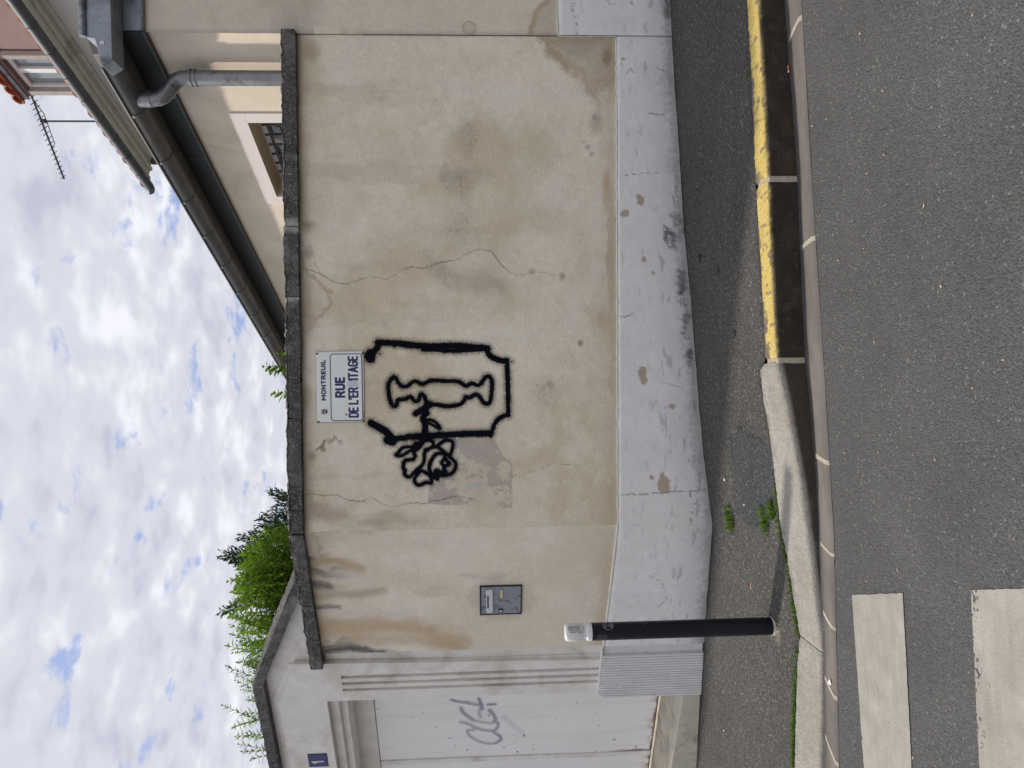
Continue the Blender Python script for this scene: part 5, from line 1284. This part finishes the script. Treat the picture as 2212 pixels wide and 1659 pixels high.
# ---------------------------------------------------------------- bollard
bb = hit(1668, 1352, pave_z)
btop = on_plane(1220, 1366, (bb[0], bb[1]), (1, 0))
BH = btop[2] - bb[2]
bol = thing('bollard', 'black steel bollard with white cap standing near the kerb', 'bollard', (bb[0], bb[1], bb[2]))
M_BLACK = plain('black_bollard_paint', np.array([.006, .007, .012]), 0.34, 0.15, 20.0, 0.05, 60.0, spec=.35, streak=((.030, .028, .027), 9.0, .58, .72))
M_CAP = plain('white_cap_paint', np.array([.74, .74, .73]), 0.45, 0.05, 20.0, 0.05)
R_ = .0515
def turned(name, prof, n=32):
    rings = [[(bb[0] + r * math.cos(2 * math.pi * k / n), bb[1] + r * math.sin(2 * math.pi * k / n), bb[2] + h) for k in range(n)] for r, h in prof]
    return loft(name, rings)
capb = BH - .158
obj('post', turned('post', [(R_, -.1), (R_, .3), (R_, capb)]), M_BLACK, bol)
cap = obj('cap', turned('cap', [(R_ * .985, capb + .0005), (R_ * 1.0, capb + .022), (R_ * .98, capb + .028), (R_ * .80, capb + .031), (R_ * .74, capb + .038), (R_ * .76, capb + .050), (R_ * .90, capb + .055), (R_, capb + .060), (R_, BH - .018), (R_ * .95, BH - .006), (R_ * .82, BH - .001), (.001, BH)]), M_CAP, bol)
obj('foot_collar', turned('foot_collar', [(R_ + .004, -.05), (R_ + .004, .004), (R_ + .0005, .010)]), M_MORTAR, bol)
def wrap_patch(name, a0, a1, h0, h1, mat, r, parent, n=10):
    g = np.zeros((6, n, 3))
    for i in range(6):
        for k in range(n):
            a = math.radians(a0 + (a1 - a0) * k / (n - 1)); g[i, k] = (bb[0] + r * math.cos(a), bb[1] + r * math.sin(a), bb[2] + h0 + (h1 - h0) * i / 5)
    return obj(name, grid_mesh(name, g), mat, parent)
M_STK = plain('sticker_paper', np.array([.035, .036, .042]), .5, .3, 60, .1)
M_STK2 = plain('round_sticker_print', np.array([.20, .12, .13]), .5, .5, 45, .1, streak=((.05, .06, .11), 60, .45, .55))
wrap_patch('sticker', 205, 268, capb - .085, capb - .025, M_STK, R_ + .0008, bol)
sk = []; n = 20
cen = math.radians(325)
for k in range(n):
    a = 2 * math.pi * k / n; aa = cen + .55 * math.cos(a); sk.append((bb[0] + (R_ + .0009) * math.cos(aa), bb[1] + (R_ + .0009) * math.sin(aa), bb[2] + capb - .095 + .034 * math.sin(a)))
sk.append((bb[0] + (R_ + .0012) * math.cos(cen), bb[1] + (R_ + .0012) * math.sin(cen), bb[2] + capb - .095))
obj('sticker', mesh('sticker', sk, [(k, (k + 1) % n, n) for k in range(n)]), M_STK2, bol, label='round dark sticker on the bollard post')
# scribbled marker on the cap
def cap_line(pts, w=.0017):
    P = []
    for a, h in pts: aa = math.radians(a); P.append((bb[0] + (R_ + .0004) * math.cos(aa), bb[1] + (R_ + .0004) * math.sin(aa), bb[2] + h))
    return tube('scribble', P, w, 5)
hb = capb + .062
scr = [cap_line(p) for p in ([(285, hb + .072), (292, hb + .060), (286, hb + .052), (280, hb + .060)], [(283, hb + .050), (293, hb + .040), (284, hb + .036)], [(298, hb + .030), (282, hb + .022)], [(281, hb + .016), (296, hb + .006), (284, hb + .004), (287, hb + .012)])]
obj('scribble', join_meshes('scribble', scr), M_DARK, cap)
wrap_patch('worn_label', 296, 330, hb + .012, hb + .080, plain('worn_label_paper', np.array([.40, .38, .35]), .7, .3, 60, .1), R_ + .0006, cap)

# ---------------------------------------------------------------- litter
def butt(px, py, zf, ang, l, cols, label):
    p = hit(px, py, zf); t_ = thing('cigarette_butt', label, 'cigarette butt', (p[0], p[1], p[2])); d = Vector((math.cos(ang), math.sin(ang), .07 * math.cos(ang))) ; z0 = Vector((p[0], p[1], p[2] + .005))
    obj('filter', tube('filter', [z0 - d * l * .5, z0 + d * l * .25], .004, 8), plain('filter_paper', cols[0], .8, .1, 40, 0), t_)
    obj('ash_end', tube('ash_end', [z0 + d * l * .25, z0 + d * l * .5], .0038, 8), plain('cigarette_paper', cols[1], .8, .1, 40, 0), t_)
butt(1705, 149, lambda x, y: road_z(x, y) + .006, math.radians(178), .034, (lin(214, 138, 58), lin(235, 235, 235)), 'orange cigarette butt lying at the foot of the yellow kerb')
butt(1624, 1265, pave_z, math.radians(165), .045, (lin(214, 160, 120), lin(240, 214, 185)), 'pale stub on the pavement below the letter box')
M_PAPER = plain('paper', lin(236, 236, 238), .8, .05, 30, .1)
def scrap(px, py, zf, s, a, label):
    p = hit(px, py, zf); c_, s_ = math.cos(a), math.sin(a)
    pts = [(-1, -.6, 0), (.9, -.8, .25), (1.1, .5, .1), (.1, .9, .5), (-.9, .6, .15)]
    v = [(p[0] + s * (c_ * u - s_ * w), p[1] + s * (s_ * u + c_ * w), p[2] + .004 + s * h) for u, w, h in pts]; v += [(q[0], q[1], q[2] + .0012) for q in v]
    obj('paper_scrap', mesh('paper_scrap', v, [(4, 3, 2, 1, 0), (5, 6, 7, 8, 9)] + [(i, (i + 1) % 5, 5 + (i + 1) % 5, 5 + i) for i in range(5)]), M_PAPER, None, label=label, cat='paper scrap')
scrap(1795, 1474, lambda x, y: road_z(x, y) + .012, .013, .4, 'white paper scrap in the gutter beside the crossing stripe')
scrap(1566.7, 1036, pave_z, .010, 1.2, 'small white scrap on the pavement close to the plinth')
scrap(1609, 1091, pave_z, .008, 2.2, 'tiny white scrap on the dark pavement patch')
scrap(1565, 1578, pave_z, .006, .2, 'tiny pale crumb on the pavement in front of the door step')

# ---------------------------------------------------------------- pale specks of dry leaf on the carriageway
rl = random.Random(77); V_, F_l = [], []
for _ in range(60):
    x_, y_ = rl.uniform(-1.9, 2.2), rl.uniform(.9, 3.55); a = rl.uniform(0, 3.14); l_, w_ = rl.uniform(.004, .011), rl.uniform(.002, .004); b_ = len(V_)
    for u, w in ((-1, 0), (0, -1), (1, 0), (0, 1)):
        px_, py_ = x_ + l_ * u * math.cos(a) - w_ * w * math.sin(a), y_ + l_ * u * math.sin(a) + w_ * w * math.cos(a); V_.append((px_, py_, road_z(px_, py_) + .006 + .002 * (w == 0)))
    F_l.append((b_, b_ + 1, b_ + 2, b_ + 3))
obj('leaf_specks', mesh('leaf_specks', V_, F_l), plain('dry_leaf', lin(205, 200, 172), .8, .3, 90, 0), None, label='pale dry specks scattered over the grey carriageway', cat='leaf litter', kind='stuff')

# ---------------------------------------------------------------- weeds and moss on the pavement
def leaf_mat(name, c0, c1, trans=.35):
    m, nt, b = new_mat(name); N = NT(nt)
    oi = N.n('ShaderNodeAttribute'); oi.attribute_name = 'shade'
    c = N.mix(oi.outputs['Fac'], c0, c1); N.l(c, b.inputs['Base Color']); b.inputs['Roughness'].default_value = .55; b.inputs['Specular IOR Level'].default_value = .3
    tr = N.n('ShaderNodeBsdfTranslucent'); N.l(N.mix(1.0, c, (1.0, 1.25, .45), 'MULTIPLY'), tr.inputs[0])
    mx = N.n('ShaderNodeMixShader'); mx.inputs[0].default_value = trans; N.l(b.outputs[0], mx.inputs[1]); N.l(tr.outputs[0], mx.inputs[2])
    out = [n_ for n_ in nt.nodes if n_.type == 'OUTPUT_MATERIAL'][0]; N.l(mx.outputs[0], out.inputs[0])
    return m
class Leaves:
    def __init__(s): s.v, s.f, s.sh = [], [], []
    def leaf(s, p, d, n, l, w, droop, shade):
        """a lance-shaped leaf of five faces, curved along its length and folded on its midrib"""
        p, d, n = Vector(p), Vector(d).normalized(), Vector(n); sd_ = d.cross(n)
        sd_ = sd_.normalized() if sd_.length > 1e-4 else Vector((1, 0, 0)); up_ = sd_.cross(d); b = len(s.v)
        q1_ = p + d * l * .35 + up_ * droop * l * .04; q2_ = p + d * l * .70 - up_ * droop * l * .10; q3_ = p + d * l - up_ * droop * l * .30
        s.v += [p, q1_ + sd_ * w * .5 + up_ * w * .12, q1_, q1_ - sd_ * w * .5 + up_ * w * .12, q2_ + sd_ * w * .38 + up_ * w * .1, q2_, q2_ - sd_ * w * .38 + up_ * w * .1, q3_]
        s.f += [(b, b + 2, b + 1), (b, b + 3, b + 2), (b + 1, b + 2, b + 5, b + 4), (b + 2, b + 3, b + 6, b + 5), (b + 4, b + 5, b + 7), (b + 5, b + 6, b + 7)]
        s.sh += [shade] * 8
    def blade(s, p, d, l, w, bend, shade):
        p, d = Vector(p), Vector(d).normalized(); sd_ = d.cross(Vector((0, 0, 1))); sd_ = sd_.normalized() if sd_.length > 1e-3 else Vector((1, 0, 0)); b = len(s.v)
        hz = Vector((d.x, d.y, 0)); q1_ = p + d * l * .55; q2_ = p + d * l * .8 + hz * bend * l - Vector((0, 0, bend * l * .3))
        s.v += [p - sd_ * w, p + sd_ * w, q1_ + sd_ * w * .8, q1_ - sd_ * w * .8, q2_]; s.f += [(b, b + 1, b + 2, b + 3), (b + 3, b + 2, b + 4)]; s.sh += [shade] * 5
    def mesh(s, name):
        me = mesh(name, s.v, s.f, True); at = me.attributes.new('shade', 'FLOAT', 'POINT'); at.data.foreach_set('value', s.sh); return me
M_GRASS = leaf_mat('grass_blade', (.055, .13, .018), (.20, .27, .05), .3)
rg = random.Random(21)
def tuft(px, py, rad, n, hgt, label):
    p = hit(px, py, pave_z); L = Leaves()
    for _ in range(n):
        a = rg.uniform(0, 6.283); r = rad * rg.random() ** .9; x_, y_ = p[0] + r * math.cos(a) * 1.3, p[1] + r * math.sin(a) * .8
        z_ = float(pave_z(np.array(x_), np.array(y_))) - .002; b = rg.uniform(0, 6.283); t_ = rg.uniform(.2, 1.1)
        L.blade((x_, y_, z_), (math.cos(b) * t_, math.sin(b) * t_, 1), hgt * rg.uniform(.4, 1.1), .0028, rg.uniform(.1, .6), rg.random())
    o = obj('grass_tuft', L.mesh('grass_tuft'), M_GRASS, None, label=label, cat='grass tuft', group='weeds in the pavement')
tuft(1578, 1122, .070, 240, .062, 'green grass tuft at the foot of the plinth corner')
tuft(1652, 1124, .066, 230, .055, 'low green weed clump at the end of the dark pavement patch')
tuft(1668, 1100, .045, 130, .060, 'thin yellowish weed against the back of the grey kerb')
tuft(1616, 160, .018, 60, .018, 'tiny green weed behind the yellow kerb')
L = Leaves()
for px0, py0, px1, py1, n in ((1690, 1130, 1712, 1290, 260), (1712, 1290, 1727, 1372, 300), (1722, 1400, 1719, 1470, 120), (1719, 1470, 1716, 1560, 420), (1716, 1560, 1714, 1659, 700), (1676, 1050, 1690, 1130, 160)):
    a, b = hit(px0, py0, pave_z), hit(px1, py1, pave_z)
    for _ in range(n):
        k = rg.random(); clump = .5 + .5 * math.sin(k * 17 + px0)
        if rg.random() > .35 + .65 * clump: continue
        x_ = a[0] + (b[0] - a[0]) * k; y_ = float(kb_y(x_)) + abs(rg.gauss(0, .016)) - .004
        z_ = float(pave_z(np.array(x_), np.array(y_))); bb_ = rg.uniform(0, 6.283)
        L.blade((x_, y_, z_ - .002), (math.cos(bb_) * .6, math.sin(bb_) * .6, 1), rg.uniform(.012, .034), .0036, .2, rg.random())
obj('moss', L.mesh('moss'), M_GRASS, None, label='strip of green moss growing along the back of the kerb', cat='moss', kind='stuff')

# ---------------------------------------------------------------- shrubs and trees behind the wall
M_BARK = plain('bark', np.array([.09, .07, .05]), .9, .3, 20, .5)
M_LEAF = leaf_mat('shrub_leaf', (.060, .125, .016), (.255, .355, .055), .47)
M_LEAFD = leaf_mat('conifer_needle', (.018, .040, .028), (.055, .095, .062), .15)
def ray_pt(px, py, y): return on_plane(px, py, (0, y), (1, 0))
def shoot(L, stems, base, tip, n, ll, lw, r0, rnd, curve=.15):
    base, tip = Vector(base), Vector(tip); d = tip - base; side_ = Vector((rnd.uniform(-1, 1), rnd.uniform(-1, 1), 0)) * d.length * curve
    pts = []
    for k in range(9):
        u = k / 8; pts.append(base + d * u + side_ * math.sin(math.pi * u) * (1 - .3 * u))
    stems.append(tube('stem', pts, [r0 * (1 - .75 * k / 8) for k in range(9)], 5))
    for k in range(n):
        u = 1 - (k / n) ** 1.0 * min(1.0, n * .026 / max(d.length, .1)); u = max(u, .05)
        i = min(int(u * 8), 7); f_ = u * 8 - i; p = pts[i].lerp(pts[i + 1], f_); ax = (pts[i + 1] - pts[i]).normalized()
        a = k * 1.5708 + rnd.uniform(-.4, .4)
        s1 = ax.cross(Vector((math.cos(a), math.sin(a), .3))); s1 = s1.normalized() if s1.length > 1e-3 else Vector((1, 0, 0))
        for sg_ in (-1, 1):
            dd = (ax * rnd.uniform(.5, 1.0) + s1 * sg_ * rnd.uniform(.7, 1.1)).normalized()
            L.leaf(p, dd, ax, ll * rnd.uniform(.65, 1.15) * (.55 if k < 2 else 1), lw, rnd.uniform(.2, 1.3), min(1, max(0, rnd.gauss(.5, .28))))
def shrub(label, tips, y0, y1, root, seed, n, ll, lw, name='leafy_shrub'):
    rnd = random.Random(seed); L = Leaves(); stems = []
    t_ = thing(name, label, 'shrub', root, None)
    for px, py in tips:
        y = rnd.uniform(y0, y1); tp_ = ray_pt(px, py, y)
        base = (root[0] + (tp_[0] - root[0]) * .55 + rnd.uniform(-.15, .15), root[1] + (tp_[1] - root[1]) * .5 + rnd.uniform(-.1, .1), tp_[2] - rnd.uniform(.75, 1.25))
        shoot(L, stems, base, tp_, n, ll, lw, .006, rnd)
    for k in range(7):
        a = rnd.uniform(0, 6.283); stems.append(tube('stem', [root, (root[0] + .25 * math.cos(a), root[1] + .2 * math.sin(a), root[2] + 1.0), (root[0] + .6 * math.cos(a), root[1] + .4 * math.sin(a), root[2] + 2.3)], [.022, .016, .008], 6))
    obj('stems', join_meshes('stems', stems), M_BARK, t_); obj('foliage', L.mesh('foliage'), M_LEAF, t_)
    return t_
rs_ = random.Random(33)
tips = [(500, 1300), (495, 1255), (512, 1225), (505, 1280), (520, 1200), (540, 1180), (525, 1240), (545, 1160), (560, 1150), (575, 1140), (595, 1135), (515, 1315), (530, 1330), (500, 1330), (488, 1322)]
for _ in range(150):
    py = rs_.uniform(1132, 1400); top = np.interp(py, [1132, 1160, 1200, 1260, 1330, 1400], [590, 550, 520, 500, 505, 520]); tips.append((top + abs(rs_.gauss(0, 62)) + 4, py))
shrub('dense bright green leafy shrub showing above the bend of the street wall', tips, 6.6, 7.6, (-2.15, 7.2, -.26), 5, 21, .100, .022)
tips = [(482, 1524), (490, 1440), (502, 1452), (492, 1395), (505, 1410), (510, 1470), (522, 1490), (505, 1570), (520, 1565), (512, 1590), (540, 1590), (530, 1540), (518, 1608), (525, 1624), (545, 1640), (500, 1370), (515, 1385), (530, 1430), (535, 1510), (555, 1550), (498, 1350), (520, 1360), (545, 1410), (515, 1430), (540, 1470)]
for _ in range(34):
    py = rs_.uniform(1330, 1500); tips.append((np.interp(py, [1330, 1420, 1500], [515, 520, 545]) + abs(rs_.gauss(0, 22)) + 4, py))
shrub('sparse light green shrub with long shoots reaching over the gateway coping', tips, 7.0, 7.9, (-3.3, 7.6, -.34), 9, 13, .080, .016)
def sprig(label, tips, y, root, seed, ll):
    rnd = random.Random(seed); L = Leaves(); stems = []; t_ = thing('climbing_sprig', label, 'plant', root)
    for px, py in tips:
        tp_ = ray_pt(px, py, y); shoot(L, stems, (root[0] + rnd.uniform(-.04, .04), y, 2.3), tp_, 6, ll, .026, .004, rnd, .05)
    stems.append(tube('stem', [(root[0], y, root[2]), (root[0] + .05, y + .03, 1.2), (root[0], y, 2.35)], [.012, .010, .006], 6))
    obj('stems', join_meshes('stems', stems), M_BARK, t_); obj('foliage', L.mesh('foliage'), M_LEAF, t_)
sprig('small leafy sprig with bright green leaves peeping over the coping above the sign', [(572, 792), (578, 800), (584, 795), (588, 806)], 5.62, (.12, 5.62, 0.0), 3, .07)
sprig('tiny green sprig on the coping left of the larger one', [(590, 852), (596, 848)], 5.62, (-.06, 5.62, 0.0), 4, .06)
sprig('withered pale sprig where the zinc gutter meets the coping', [(588, 766)], 5.62, (.22, 5.62, 0.0), 6, .035)

# conifer further back
def conifer(label, root, hgt, seed, tops):
    rnd = random.Random(seed); t_ = thing('conifer_tree', label, 'tree', root); L = Leaves(); wood = []
    def spray_(p, d, l):
        p, d = Vector(p), Vector(d).normalized(); n = int(l / .018)
        wood.append(tube('twig', [p, p + d * l * .6 + Vector((0, 0, .02 * l)), p + d * l], [.006, .004, .002], 4))
        s1 = d.cross(Vector((0, 0, 1))); s1 = s1.normalized() if s1.length > 1e-3 else Vector((1, 0, 0)); u1 = s1.cross(d)
        for k in range(n):
            u = k / n; q = p + d * l * u; tw = (1 - u * .65) * .13 + .02
            for sg_ in (-1, 1):
                dd = (d * .75 + s1 * sg_ * rnd.uniform(.5, 1.0) + u1 * rnd.uniform(-.5, .5)).normalized(); m = max(2, int(tw / .022))
                for j in range(m):
                    qq = q + dd * tw * (j + .5) / m
                    L.leaf(qq, (dd + Vector((rnd.uniform(-.6, .6), rnd.uniform(-.6, .6), rnd.uniform(-.3, .8)))).normalized(), Vector((rnd.uniform(-1, 1), rnd.uniform(-1, 1), 1)), .048, .017, .3, rnd.random())
    lead = tube('trunk', [root, (root[0], root[1], root[2] + hgt * .5), (root[0], root[1], root[2] + hgt)], [.11, .07, .012], 8)
    for px, py in tops:
        y = root[1] + rnd.uniform(-.5, .3); tp_ = Vector(ray_pt(px, py, y)); hz = Vector((tp_.x - root[0], tp_.y - root[1], 0)); l = rnd.uniform(.32, .55)
        d = (hz.normalized() * rnd.uniform(.25, .7) + Vector((0, 0, 1))).normalized() if hz.length > .05 else Vector((0, 0, 1))
        spray_(tp_ - d * l, d, l); st_ = Vector((root[0], root[1], tp_.z - l - .35)); wood.append(tube('branch', [st_, tp_ - d * l], [.018, .008], 5))
    obj('trunk', lead, M_BARK, t_); obj('branches', join_meshes('branches', wood), M_BARK, t_); obj('crown', L.mesh('crown'), M_LEAFD, t_)
tops = [(584, 1062), (592, 1070), (562, 1120), (575, 1110), (590, 1100), (598, 1088), (560, 1132), (575, 1135), (598, 1125), (520, 1160), (545, 1150), (530, 1175), (478, 1198), (500, 1190), (505, 1208), (520, 1215), (540, 1190), (560, 1170), (515, 1258), (535, 1235), (560, 1205), (585, 1150), (545, 1225), (580, 1180), (478, 1322), (500, 1310), (530, 1300), (560, 1260), (600, 1060), (605, 1110), (610, 1150), (575, 1225), (512, 1262), (490, 1200)]
conifer('dark blue green conifer standing behind the bright shrub', (-2.3, 9.2, -.27), 4.2, 14, tops)
